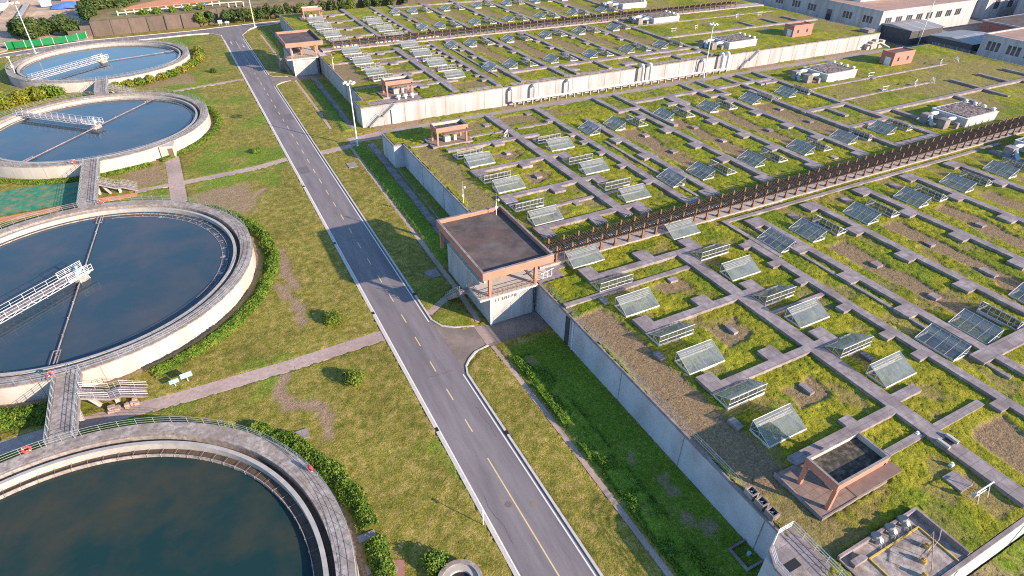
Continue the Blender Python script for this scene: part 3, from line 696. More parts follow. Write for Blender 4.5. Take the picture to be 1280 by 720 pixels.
# raised roof paths ------------------------------------------------
def paths_B1S():
    r = []
    for y_, yt, xe in ((63.8,67.6,71.2),(49.8,52.9,71.3),(36.3,39.5,71.3)):
        r += [(48,xe,y_,y_+1.3),(48,50.5,y_,yt),(59.0,61.7,y_,yt+0.2),(68.7,71.3,y_,yt)]
    r += [(48.5,67.7,23.7,25.0),(58.3,60.1,23.7,26.2),(66.6,72.1,24.75,26.05),(65.5,67.7,9.2,65.1)]
    r += [(79.0,80.5,9.5,62.2)]+[(77.3,79.2,a,a+1.5) for a in (60.3,53.8,48.2,40.3,33.2,28.4,18.0)]
    r += [(x,x+1.6,27,67.6) for x in (86.8,101.3,116.4,131.5,146.7,161.9)]
    r += [(86.8,88.4,9,28)]+[(x,x+1.6,9,26.1) for x in (101.3,116.4)]
    for x in (84.7,99.2,114.3,129.4,144.6):
        for a, b in ((35.0,37.6),(44.9,47.7),(54.9,57.4),(64.9,67.8)): r.append((x,x+3.7,a,b))
    r += [(84.4,170,24.1,26.1),(88.4,91,11,14)]
    return [(a,b,c,d) for a,b,c,d in r]
def paths_B1N():
    r = []
    for y_, yb in ((122.0,120.5),(108.8,106.9),(95.4,93.3),(81.4,78.6)):
        r += [(48.2,67.8,y_,y_+1.35),(59.2,61.8,yb,y_+1.35)]
        if y_ < 120: r += [(48.2,50.9,yb,y_+1.35),(67.8,72,y_,y_+1.35),(69.4,72.0,yb,y_+1.35)]
    r += [(67.8,72,122,123.35),(65.8,67.8,79.0,140)]
    r += [(79.9,81.5,77.6,139.5)]+[(78.2,80.0,a,a+1.6) for a in (128.6,117.8,112.6,105.5,97.5,88.5)]+[(79.9,83.5,77.6,79.3)]
    r += [(x,x+1.6,78.5,126.5) for x in (87.5,102.8,117.9,133.2,144.4)]
    r += [(x-2.0,x+1.6,78.5,81.2) for x in (87.5,102.8,117.9,133.2)]
    for x in (85.8,100.6,115.7,131.0):
        for a, b in ((109.6,112.6),(98.9,101.9),(90.0,92.6),(120.0,122.3)): r.append((x,x+3.7,a,b))
    r += [(99,100.4,127,140),(106.0,107.4,113,140),(99,107.4,127,128.5),(107.4,162,131.4,132.9),(118,121.4,124.5,132),(114.5,118,125.5,127.2),(130.2,131.7,126,140),(136.7,138.0,126,140),(130.2,138,126,127.5),
          (147,148.4,117,140),(153,154.4,129,140),(160.0,161.8,79,140.0),(155,161,129,130.6),(144,160,105,106.5),(152,153.6,98.8,105),(145,161,92.0,93.4)]
    r += [(144.4,161,78.8,80.4)]
    r += [(161.8,248,96.6,98.0)]+[(x,x+1.3,98,107.5) for x in (211,226,240)]+[(x,x+1.3,89.5,96.6) for x in (168,196,210.4,231)]
    return r
def paths_B2S():
    r = []
    for y_, yb in ((212.0,210.3),(198.2,196.2),(184.6,182.4),(171.3,169.3)):
        r += [(48.6,68,y_,y_+1.35),(59.2,61.8,yb,y_+1.35)]
        if y_ < 210: r += [(68,72,y_,y_+1.35)]
    r += [(66.2,68.4,162,216),(80.2,81.8,162,218)]+[(78.5,80.3,a,a+1.6) for a in (214.5,209,203.5,198,192,186,180,173,168)]
    r += [(x,x+1.6,162,219) for x in (88.5,103.5)]+[(x,x+1.6,172,219) for x in (118.8,134.0,149.2)]
    for x in (86.6,101.6,116.8,132.0,147.2):
        for a, b in ((203,205.4),(193,195.5),(183,185.6),(216,218.6)): r.append((x,x+3.6,a,b))
    r += [(88.5,170,171.8,173.6),(108,109.4,162,172),(121,122.4,163,172),(108,112,166,168),(128,133,163.6,166),(136,137.5,162,172),(136,165,166.8,168.2),(150,151.5,162,168),(163.4,165.2,162,221),(165.2,248,188,189.4)]
    r += [(x,x+1.3,189.4,199) for x in (212,226,238)]
    return r
def paths_B2N():
    r = []
    for y_ in (238.3,252.0,265.8,279.0): r += [(48.6,68.3,y_,y_+1.35),(59.2,61.6,y_-1.9,y_+1.35)]
    r += [(66.8,68.6,228.5,290),(80.2,81.8,228.5,290)]+[(78.5,80.3,a,a+1.6) for a in (232,238,244,251,258,264,271,277)]
    r += [(x,x+1.6,228.5,290) for x in (88.5,103.5,118.8,134.0,149.2,164,179.4)]
    for x in (86.6,101.6,116.8,132.0,147.2,162.2):
        for a, b in ((247,249.6),(257,259.6),(278,280)): r.append((x,x+3.6,a,b))
    r += [(88.5,200,284,285.6)]
    return r
ROOFS = {"1S": paths_B1S(), "1N": paths_B1N(), "2S": paths_B2S(), "2N": paths_B2N()}
for kx, rr in ROOFS.items(): struct(rects_union(rr, ZR-0.06, 6.15).build("roof_path", M_CONC))
# low kerbed strips between the beds
def low(rr, z): return rects_union(rr, ZR-0.06, z)
struct(low([(41.2,66,60.0,60.9),(67.7,77,19.7,20.7),(59.2,65.5,19.9,20.8),(81,170,68.9,69.8),(81,81.9,56,69)]+[(x,x+0.6,21,64.9) for x in (85.0-0.2,)]+[(66,81,44.8,45.5)], 5.92).build("roof_kerb", M_CONC))
struct(low([(41.5,66,128.2,129.0),(69.5,80,128.2,129.0),(68,80,88.6,89.3),(52,66,88.5,89.3),(84,84.7,80,112),(162,205,108.4,109.1),(162,230,119.5,120.2)], 5.90).build("roof_kerb", M_CONC))
struct(low([(41.8,66,204.8,205.7),(68.5,80,204.8,205.6),(84.8,85.5,170,214),(165.4,245,209.8,210.6),(42,66,176.5,177.2)], 5.90).build("roof_kerb", M_CONC))

# planted beds ------------------------------------------------------
BARE = [(57,62.2,42.4,46.6,.9),(56.8,62.3,55.9,58.8,.85),(56.6,62,29.3,33.2,.9),(41.4,47.3,23,57.5,.95),(70.5,77,9.5,17.2,.95),(70.2,72.6,30.5,34.5,.7),(44.5,58,9.6,14,.25),
        (41.4,47.4,14.5,25,.6),(48.5,54,58.5,61,.5),(62.2,65.2,9.4,14,.6)]
BARE += [(x,x+4.6,27.5,55.5,.95) for x in (92.0,107.0,122.2,137.4,152)]+[(x+2.2,x+5.2,60,69,.6) for x in (92.0,107.0,122.2,137.4,152)]
BARE += [(57.5,63,99.8,104.5,.95),(57.3,62.6,113.5,117.8,.95),(68.2,77.6,131.6,137.5,.85),(62,66,86,90,.6),(54.5,58,84.6,88,.5),(42,47.5,88,128,.62),(54.5,63.5,132,138,.6),(43,46,112,122,.5)]
BARE += [(x,x+4.8,90.5,117,.95) for x in (91.8,107,122.3,137.3)]+[(164,172,84,96,.5),(82,86,132,139,.7),(141,146,84,116,.6)]
BARE += [(42,48,183,207,.85),(55,62,188,193,.8),(56,62.5,173.5,178,.8),(70,79,164,170,.75),(55,63,201,204,.6),(66,80,206,210,.3)]
BARE += [(x,x+4.8,183,212,.85) for x in (93,108,123.3,138.5,153.5)]+[(54,63,y_,y_+5,.7) for y_ in (230,243,257,270)]+[(x,x+4.6,246,281,.8) for x in (93,108,123.3,138.5,153.5,168,183)]
EXCL = [(41.8,57,161.3,165),(43.4,55.3,8.5,14.4),(45.6,56.5,17.9,24.1),(46.1,57.0,125.9,132.1),(46.8,57.7,165.1,171.3),(47.5,58.4,275.6,281.8),(41,47.7,67.5,78),(41,46,217,227.6)]
EXCL += [(173.6,187,80,89.4),(174.2,187.6,123,132.4),(175.8,189.2,166.3,175.7),(176.9,190.3,210.6,220),(210,220.6,126.3,130.9),(212.2,222.8,170,174.6)]
def veg(dry):
    def f(X, Y):
        bare = np.zeros(X.shape)
        for i, (a, b, c, d, s) in enumerate(BARE):
            if a > X.max() or b < X.min() or c > Y.max() or d < Y.min(): continue
            bare = np.maximum(bare, s*inbox(X, Y, a, b, c, d, 0.28, 0.8, 50+i % 40))
        e = fbm(X*0.05, Y*0.05, 61); bare = np.maximum(bare, 0.55*sstep(0.5, 0.7, e)*(X > 165))
        bare = np.maximum(bare, 0.5*sstep(0.58, 0.72, fbm(X*0.3, Y*0.3, 66)))
        gap = fbm(X*0.8, Y*0.8, 70)
        lush = sstep(0.5, 0.66, fbm(X*0.16, Y*0.16, 71))*0.9*(1-bare)
        tuft = _rng.random(X.shape)
        z = ZR-0.03+(1-bare)*(0.14+0.20*gap+0.16*tuft)+bare*(0.02+0.08*tuft)
        for x0, x1, y0, y1 in EXCL: z = np.where((X > x0) & (X < x1) & (Y > y0) & (Y < y1), ZR-0.09, z)
        return z, {"bare": bare.ravel(), "lush": lush.ravel()}
    return f
for nm, a in (("1S",(41.1,132,8.7,71.05,0.27)),("1S",(132,251.6,8.7,71.05,0.6)),("1N",(41.1,165,75.4,140.0,0.33)),("1N",(165,251.6,75.4,140.0,0.6)),("1N",(38.9,41.1,131.9,140.0,0.4)),
              ("2S",(41.7,170,161.0,221.5,0.42)),("2S",(170,251.6,161.0,221.5,0.8)),("2N",(41.7,251.6,227.5,290.6,0.8)),("2S",(39.3,41.7,161.0,166.1,0.6))):
    o = field("roof_planting", *a, veg(0), M_ROOFV); tag(o, "low green and yellow planting with bare patches on the tank roofs", "planting", None, "stuff")
# corridor slabs under the pergolas
struct(MB().box(43.0,251.6,71.0,75.35,ZR-0.05,5.98).build("pergola_walk", mat("pale_walk_slabs",[(0.30,0.255,0.245),(0.42,0.37,0.35)],0.8,0.85,0.2,joints=1.5)))
struct(MB().box(43.6,251.6,221.9,227.4,ZR-0.05,5.98).build("pergola_walk", mat("pale_walk_slabs",[(0.30,0.255,0.245),(0.42,0.37,0.35)],0.8,0.85,0.2,joints=1.5)))

# pergolas ------------------------------------------------------------
def pergola(lb, x0, n, sp, yf, yb, cap=50):
    t = thing("pergola", lb, "pergola", (x0,yf,ZR), 0, "long timber pergolas on the roofs"); d = yb-yf; h = 2.55; L = (n-1)*sp
    pm = None; rest = MB()
    def post(mb):
        mb.box(-0.13,0.13,-0.13,0.13,0.585,h+0.95); mb.box(-0.24,0.24,-0.24,0.24,0.585,1.0); return mb
    for i in range(n):
        for yy_ in (0, d):
            if i < cap:
                if pm is None: pm = post(MB()).build("post", M_WOOD, t)
                else: q = bpy.data.objects.new("post", pm.data); COL.objects.link(q); q.parent = t
                (pm if i == 0 and yy_ == 0 else q).location = (i*sp, yy_, 0)
            else:
                rest.box(i*sp-0.16,i*sp+0.16,yy_-0.16,yy_+0.16,0.06,h+0.95)
    if rest.v: tag(rest.build("distant_posts", M_WOOD, t), kind="stuff")
    each("beam", M_SLAT, t, [MB().box(-0.8,L+0.8,yy_+o,yy_+o+0.11,h-0.3,h) for yy_ in (0, d) for o in (-0.30, 0.19)])
    s = MB(); k_ = int(L/0.5)
    rr = random.Random(5)
    for i in range(k_+1):
        x = -0.5+i*0.5; u = 0.05
        s.box(x-0.055+rr.uniform(-u,u),x+0.055,-0.75,d+0.75,h+0.004,h+0.14)
    s.build("slats", M_SLAT, t)
    lw = MB(); i = 0
    while i < n-1:
        if i < 14 and i % 5 < 3: lw.box(i*sp+0.35,(i+1)*sp-0.35,d-0.18,d+0.12,0.585,1.3)
        i += 1
    lw.build("low_wall", M_KERB, t)
    return t
pergola("long dark timber pergola across the front roof", 46.3, 50, 2.95, 71.4, 74.1)
pergola("long dark timber pergola across the back roof", 47.5, 61, 3.1, 222.3, 225.0)

# skylights -----------------------------------------------------------
def make_skylight(L):
    """ridge along x; sloping glass faces -y, upright window faces +y; local centre at origin"""
    t = thing("skylight", "skylight", "skylight"); W = 3.05; h = 1.75; c = 0.45
    x0, x1, y0, y1 = -L/2, L/2, -W/2, W/2
    m = MB().box(x0,x1,y0,y0+0.14,0,c).box(x0,x1,y1-0.14,y1,0,c).box(x0,x0+0.14,y0+0.14,y1-0.14,0,c).box(x1-0.14,x1,y0+0.14,y1-0.14,0,c)
    m.build("curb", M_KERB, t)
    MB().box(x0+0.14,x1-0.14,y0+0.14,y1-0.14,0.0,0.22).build("shaft", mat("dim_shaft",[(0.03,0.03,0.032),(0.055,0.052,0.05)],1.0,coord='obj'), t)  # shallow block; the unlit interior's darkness is put into its colour
    f = MB(); a = (y0+0.06, c); b = (y1-0.06, h+c-0.25)
    def S(x, u): return (x, a[0]+(b[0]-a[0])*u, a[1]+(b[1]-a[1])*u)
    r = 0.036
    for x in (x0+0.05, x1-0.05):
        f.bar(S(x,0),S(x,1),r,4); f.bar((x,y1-0.06,c),(x,y1-0.06,b[1]),r,4); f.bar((x,y0+0.05,c),(x,y1-0.05,c),r,4)
        f.bar((x,y0+1.7,c),(x,y0+1.7,S(0,0.56)[2]),0.035,4); f.bar((x,y1-0.06,c+0.1),(x,y0+1.7,S(0,0.56)[2]-0.1),0.03,4)
    for u in (0.0, 1.0): f.bar(S(x0,u),S(x1,u),r,4)
    f.bar((x0,y1-0.06,c),(x1,y1-0.06,c),r,4); f.bar((x0,y1-0.06,c+0.62),(x1,y1-0.06,c+0.62),0.035,4)
    n = 4
    for i in range(1, n):
        x = x0+(x1-x0)*i/n; f.bar((x,S(x,0)[1]+0.05,S(x,0)[2]-0.03),(x,S(x,1)[1]-0.03,S(x,1)[2]-0.07),0.03,4); f.bar((x,y1-0.06,c),(x,y1-0.06,b[1]),0.045,4)
    for i in range(n):
        x = x0+(x1-x0)*(i+.5)/n; f.bar((x,y1-0.06,c+0.62),(x,y1-0.06,b[1]),0.018,4)
    f.build("frame", M_FRAME, t)
    MB().add([S(x0+.05,0.01),S(x1-.05,0.01),S(x1-.05,0.99),S(x0+.05,0.99)], [(0,1,2,3)]).build("sloping_glass", M_GLASS, t)
    MB().add([(x1-.05,y1-0.075,c+.02),(x0+.05,y1-0.075,c+.02),(x0+.05,y1-0.075,b[1]),(x1-.05,y1-0.075,b[1])], [(0,1,2,3)]).build("upright_glass", M_GLASS_C, t)
    for x, fl in ((x0+0.06,0),(x1-0.06,1)):
        e = MB(); e.add([(x,y0+.1,c+.01),(x,y1-.1,c+.01),(x,y1-.1,b[1]-.03)], [(0,1,2) if fl else (2,1,0)])
        e.build("end_glass", M_GLASS_C, t)
    q = MB()
    for u in (0.72,0.8,0.88): q.bar((x0+0.3,S(0,u)[1]+0.06,S(0,u)[2]-0.12),(x1-0.3,S(0,u)[1]+0.06,S(0,u)[2]-0.12),0.05,4)
    q.build("louvre_bars", mat("cream_paint",[(0.62,0.52,0.40)],rough=0.6), t)
    return t
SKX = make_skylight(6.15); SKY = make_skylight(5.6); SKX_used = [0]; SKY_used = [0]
GS = "sloping glass skylights on the tank roofs"
def put_sky(kind, x, y_, lb):
    """x, y: the near-left corner of its footprint"""
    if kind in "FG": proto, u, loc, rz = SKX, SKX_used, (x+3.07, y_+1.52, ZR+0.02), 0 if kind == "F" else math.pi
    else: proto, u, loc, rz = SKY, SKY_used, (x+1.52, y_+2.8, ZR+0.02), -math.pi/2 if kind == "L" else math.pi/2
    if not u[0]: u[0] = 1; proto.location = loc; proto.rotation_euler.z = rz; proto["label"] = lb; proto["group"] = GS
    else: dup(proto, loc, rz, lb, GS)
HALF = {"1S": "front roof's near half", "1N": "front roof's far half", "2S": "back roof's near half", "2N": "back roof's far half"}
KIND = {"F": "skylight sloping toward the camera", "G": "skylight with upright windows toward the camera", "L": "skylight sloping toward the road", "R": "skylight with upright windows toward the road"}
def col(half, kind, x, ys, colname):
    for i, y_ in enumerate(ys): put_sky(kind, x, y_, f"{KIND[kind]}, {ORD[i]} from pergola, {colname} column, {HALF[half]}")
def row(half, kind, xs, y_, rowname):
    for i, x in enumerate(xs): put_sky(kind, x, y_, f"{ORD[i]} {KIND[kind]}, {rowname} row, {HALF[half]}")
col("1S","F",47.9,(68.5,54.1,40.4,27.0),"first"); col("1S","G",48.0,(61.0,46.8,33.6),"first")
col("1S","F",68.7,(68.4,54.1,40.7,27.2),"second"); col("1S","G",68.3,(61.0,47.0,33.7),"second")
LX = [82.4,90.3,104.9,120.0,135.0,150.6]; RX = [96.4,111.4,126.4,141.9,157.2]
row("1S","L",LX,56.8,"pergola-side"); row("1S","R",RX,56.7,"pergola-side")
row("1S","L",[81.5,89.2,104.6,119.8],26.4,"outer"); row("1S","R",[96.3,111.4,126.4],26.3,"outer")
col("1N","F",49.2,(83.6,98.4,112.3),"first"); col("1N","G",48.6,(90.0,103.9,117.6),"first")
col("1N","F",69.8,(83.9,98.2,112.3),"second"); col("1N","G",69.2,(90.2,104.1,117.7),"second")
row("1N","L",[82.5,90.5,105.3,120.9,135.6,150.0],85.1,"pergola-side"); row("1N","R",[96.8,112.2,126.9,142.5,157.2],84.8,"pergola-side")
row("1N","L",[83.1,90.7,106.0,121.5,137.0,151.1],116.8,"outer"); row("1N","R",[97.6,113.1,128.2,143.7,158.5],116.5,"outer")
col("2S","F",49.0,(215.2,201.4,187.4),"first"); col("2S","G",49.2,(208.1,194.8,182.0),"first")
col("2S","F",69.8,(215.2,202.6,189.4,174.6),"second"); col("2S","G",70.4,(209.3,196.5,183.2),"second")
row("2S","L",[84.5,92.0,107.1,123.1,138.3,154.5],207.6,"pergola-side"); row("2S","R",[99.4,114.9,130.2,145.6,160.4],207.6,"pergola-side")
row("2S","L",[84.6,92.0,107.4,122.9,138.5,153.4],176.5,"outer"); row("2S","R",[99.5,114.9,129.6,146.3,161.5],176.3,"outer")
col("2N","F",49.2,(228.8,242.4,256.2,269.6),"first"); col("2N","G",49.0,(234.6,248.4,262.2),"first")
col("2N","F",70.0,(229.5,243.2,256.8),"second"); col("2N","G",69.8,(236,249.8,263.5),"second")
row("2N","L",[85.3,92.7,107.9,123.4,138.5,154.6,169.8],238.4,"pergola-side"); row("2N","R",[100,115.2,130.4,145.8,161.2,176.5],238.2,"pergola-side")
row("2N","L",[84.7,92.6,107.9,123.2,138.5,153.8,169],270.0,"outer"); row("2N","R",[99.8,115.2,130.4,145.6,161],270.0,"outer")

# small concrete covers set in the beds
def covers(half, pts):
    for i, (x, y_, sx, sy) in enumerate(pts):
        m = MB().box(-sx/2,sx/2,-sy/2,sy/2,-0.05,0.46)
        o = m.build("concrete_cover", M_CONC); o.location = (x,y_,ZR+0.03); tag(o, f"flat concrete cover, {ORD[i]} counting outward from the road, bed of {HALF[half]}", "cover", "small concrete covers in the roof beds")
covers("1S", [(47.3,58.9,1.0,1.7),(46.9,45.2,1.0,1.6),(47.2,31.5,1.0,1.7),(59.7,45.1,0.8,1.9),(59.6,31.8,0.8,1.9),(60.4,58.8,1.5,1.0),(72.0,32.3,0.9,1.8),(94.1,47.1,1.4,1.4),(94.0,37.0,1.4,1.4),(108.7,47.3,1.4,1.4),(108.7,37.2,1.3,2.6),(124.2,47.4,1.4,1.4),(95.0,65.4,1.6,1.6),(110.1,65.6,1.6,1.6),(125.1,65.6,1.6,1.6),(62.7,14.4,2.1,2.1)])
covers("1N", [(60.3,116,1.2,1.2),(60.4,102.2,1.3,1.3),(61.0,87.8,1.3,1.3),(63.7,134.2,1.6,1.6),(77.1,137.1,1.5,1.5),(95.7,111.2,1.4,1.4),(95.2,100.2,1.4,1.4),(110.4,110.3,1.4,1.4),(110.6,100.4,1.4,1.4),(126.2,100.6,1.4,1.4),(126.2,81.4,1.5,1.5),(140.8,100.6,1.4,1.4),(141.4,111,1.4,1.4),(183,109.8,1.4,2.0),(196,109.5,1.4,2.0),(191,119.5,1.6,1.6)])

# pavilions -------------------------------------------------------------
def pavilion(lb, dy, sign):
    t = thing("entrance_pavilion", lb, "pavilion", (0,dy,0), 0, "large terracotta-edged entrance pavilions")
    w = MB().box(32.6,40.7,67.95,85.2,-0.2,5.3)
    w.build("base_block", M_WALL, t)
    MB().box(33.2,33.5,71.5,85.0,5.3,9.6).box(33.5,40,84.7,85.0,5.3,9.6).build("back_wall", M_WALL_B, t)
    MB().box(30.6,40.9,67.4,68.6,5.3,5.62).box(30.6,32.6,68.6,71.5,5.3,5.62).box(32.6,43.8,68.6,85.2,5.3,5.55).build("floor_slab", M_KERB, t)
    for x, y_ in ((32.5,68.0),(40.4,68.0),(36.4,72.0),(42.4,75.5),(42.4,84.2),(31.3,84.3),(36.4,79)):
        MB().box(x-0.24,x+0.24,y_-0.24,y_+0.24,5.62,9.4).build("pillar", M_TERRA, t)
    x0,x1,y0,y1 = 30.9,43.0,67.0,85.2
    f = MB()
    f.box(x0,x1,y0,y0+0.25,9.35,10.6).box(x0,x1,y1-0.25,y1,9.35,10.6).box(x0,x0+0.25,y0+0.25,y1-0.25,9.35,10.6).box(x1-0.25,x1,y0+0.25,y1-0.25,9.35,10.6)
    f.build("fascia", M_TERRA, t)
    c_ = MB()
    c_.box(x0-0.03,x1+0.03,y0-0.03,y0+0.33,10.603,10.72).box(x0-0.03,x1+0.03,y1-0.33,y1+0.03,10.603,10.72).box(x0-0.03,x0+0.33,y0+0.33,y1-0.33,10.603,10.72).box(x1-0.33,x1+0.03,y0+0.33,y1-0.33,10.603,10.72)
    c_.build("coping", M_CONC, kids(t)[-1] if kids(t)[-1].name.startswith("fascia") else t)
    MB().box(x0+0.25,x1-0.25,y0+0.25,y1-0.25,9.4,9.95).build("roof", M_ROOFD, t)
    r = MB()
    pts = [(40.5,67.6),(32.8,67.6)]
    for (ax,ay),(bx,by) in (((40.2,67.6),(32.8,67.6)),((30.8,67.6),(30.8,71.3)),((30.8,67.6),(32.2,67.6))):
        n = max(2,int(math.hypot(bx-ax,by-ay)/0.8))
        for i in range(n+1): r.bar((ax+(bx-ax)*i/n,ay+(by-ay)*i/n,5.6),(ax+(bx-ax)*i/n,ay+(by-ay)*i/n,6.7),0.035,4)
        for z in (5.95,6.3,6.7): r.bar((ax,ay,z),(bx,by,z),0.04,4)
    r.build("railing", M_WOOD, t)
    MB().box(32.45,32.75,67.75,67.94,0,5.3).build("corner_strip", M_WHITE, t)
    MB().bar((40.45,67.85,0),(40.45,67.85,5.3),0.09,8).bar((40.15,67.85,0),(40.15,67.85,5.3),0.07,8).build("downpipe", M_PANE, t)
    g = MB()
    for i in range(10):
        z1 = 5.3-i*0.53; g.box(28.95,30.6,71.5+i*0.62,72.12+i*0.62,max(0,z1-0.65),z1)
    s_ = g.build("entrance_stair", M_CONC, t)
    q = MB()
    for sx in (28.95,30.55):
        for dz in (0.5,1.0): q.bar((sx,71.5,5.3+dz),(sx,77.7,0.2+dz),0.04,4)
        for i in range(8): q.bar((sx,71.5+i*0.885,5.3-i*0.73),(sx,71.5+i*0.885,6.3-i*0.73),0.035,4)
    q.build("stair_rail", M_STEEL, s_)
    if sign:
        s = MB(); rr = random.Random(2)                     # seven small dark characters on the white wall
        gl = [[(0.1,.0,.18,.9)],[(0.05,.1,.14,.9)],[(0,.42,.5,.5),(0.2,0,.28,.95),(0,.0,.5,.08),(.05,.85,.45,.93)],[(0,0,.08,.9),(.4,0,.48,.9),(0,.4,.48,.48),(0,.82,.48,.9)],[(0,.8,.5,.88),(.2,0,.28,.9),(0,.3,.15,.4),(.35,.3,.5,.4)],[(0,0,.08,.9),(.08,.82,.45,.9),(.38,.4,.46,.82),(.08,.4,.38,.48)],[(0,0,.5,.08),(0,.82,.5,.9),(0,.08,.08,.82),(.42,.08,.5,.82),(.08,.4,.42,.5),(.2,.08,.28,.82)]]
        for i, g_ in enumerate(gl):
            ox = 33.3+i*0.56
            for a,b,c2,d in g_: s.box(ox+a*0.8,ox+c2*0.8,67.915,67.945,4.2+b*0.55,4.2+d*0.55)
        s.build("sign_lettering", M_DARK, t)
    return t
pavilion("large flat-roofed pavilion with terracotta fascia, beside the apron near the picture centre", 0, True)
pavilion("flat-roofed pavilion with terracotta fascia at the road's far end", 149.7, False)
struct(MB().box(40.9,45.8,67.6,77.8,ZR,5.50).box(45.8,47.6,69.9,76,ZR,5.494).build("terrace", M_CONC))
struct(MB().box(41.5,45.8,217.2,227.4,ZR,5.50).build("terrace", M_CONC))
for dy, lb in ((0,"three white T-shaped posts on the terrace by the big pavilion"),):
    for i, x in enumerate((42.0,43.0,43.9)):
        t = thing("cable_post", f"white T-shaped post, {ORD[i]} from the wall, on the big pavilion's terrace", "post", (x,68.3+0.25*i,5.5), 0, "white T-posts on the terrace")
        MB().bar((0,0,0),(0,0,1.2),0.06,6).build("stem", M_WHITE, t); MB().bar((-0.4,0,1.2),(0.4,0.1,1.2),0.06,6).build("crossbar", M_WHITE, t)

def small_pavilion(lb, x0, y0):
    t = thing("roof_shelter", lb, "shelter", (x0,y0,0), 0, "small terracotta shelters on the roof corners"); L, W = 7.9, 3.9
    MB().box(-1.0,3.0,-0.35,5.7,ZR-0.05,5.95).box(3.0,9.0,-0.35,4.6,ZR-0.05,5.945).build("deck", mat("brown_deck_tiles",[(0.20,0.14,0.12),(0.28,0.21,0.18)],1.2,0.85,joints=0.9), t)
    MB().box(-1.15,-1.0,-0.5,5.85,ZR-0.05,6.05).box(-1.0,9.0,-0.5,-0.35,ZR-0.05,6.0).build("deck_edge", M_CONC, t)
    for x, y_ in ((0.3,0.15),(0.3,3.7),(L-0.4,0.2),(L-0.4,3.7),(4,3.7)):
        MB().box(x-0.2,x+0.2,y_-0.2,y_+0.2,5.95,9.2).build("pillar", M_TERRA, t)
    f = MB(); z0, z1 = 8.95, 9.95
    f.box(0,L,0,0.12,z0,z1).box(0,L,W-0.12,W,z0,z1).box(0,0.12,0.12,W-0.12,z0,z1).box(L-0.12,L,0.12,W-0.12,z0,z1); f.build("fascia", M_TERRA, t)
    q = MB().box(0.123,L-0.123,0.123,0.22,z0+.4,z1-.004).box(0.123,L-0.123,W-0.22,W-0.123,z0+.4,z1-.004).box(0.123,0.22,0.223,W-0.223,z0+.4,z1-.004).box(L-0.22,L-0.123,0.223,W-0.223,z0+.4,z1-.004); q.build("parapet_lining", M_TANKW, t)
    MB().box(1.5,L+0.6,-1.35,-0.003,z0-0.14,z0+0.02).build("eave_slab", mat("brown_eave_felt",[(0.15,0.10,0.085),(0.21,0.15,0.125)],1.0,0.85), t)
    c_ = MB().box(-0.03,L+0.03,-0.03,0.24,z1+.003,z1+0.07).box(-0.03,L+0.03,W-0.24,W+0.03,z1+.003,z1+0.07).box(-0.03,0.24,0.24,W-0.24,z1+.003,z1+0.07).box(L-0.24,L+0.03,0.24,W-0.24,z1+.003,z1+0.07)
    c_.build("coping", M_CONC, t)
    MB().box(0.2,L-0.2,0.2,W-0.2,z0+0.05,9.35).build("roof", mat("mossy_roof_gravel",[(0.025,0.025,0.02),(0.07,0.062,0.05),(0.17,0.155,0.13)],1.6,0.95,0.1,0.4,6), t)
    each("pump_cabinet", M_TANKW, t, [MB().box(2.6,4.0,1.4,2.4,5.955,7.2), MB().box(4.9,5.6,1.5,2.3,5.955,7.3)])
    return t
struct(MB().box(41.8,57.0,161.3,165.0,ZR-0.05,5.5).build("roof_pad", M_CONC))
for i, x in enumerate((50.6,52.6,54.6)):
    t = thing("roof_fan", f"white roof fan with thin mast, {ORD[i]} from the road on the alley wall's top pad", "fan", (x,163.4,5.5), 0, "roof fans above the alley wall")
    MB().bar((0,0,0),(0,0,0.8),0.3,10).box(-0.5,0.5,-0.5,0.5,0.8,1.2).build("fan", M_WHITE, t); MB().bar((0.6,0.3,0),(0.6,0.3,2.9),0.05,6).build("mast", M_STEEL, t)
small_pavilion("terracotta shelter with hollow flat roof at the near corner of the front roof", 46.7, 18.3)
small_pavilion("terracotta shelter at the front roof's far corner by the alley", 47.2, 126.3)
small_pavilion("terracotta shelter at the back roof's near corner above the alley wall", 47.9, 165.5)
small_pavilion("terracotta shelter at the back roof's far corner near the trees", 48.6, 276.0)

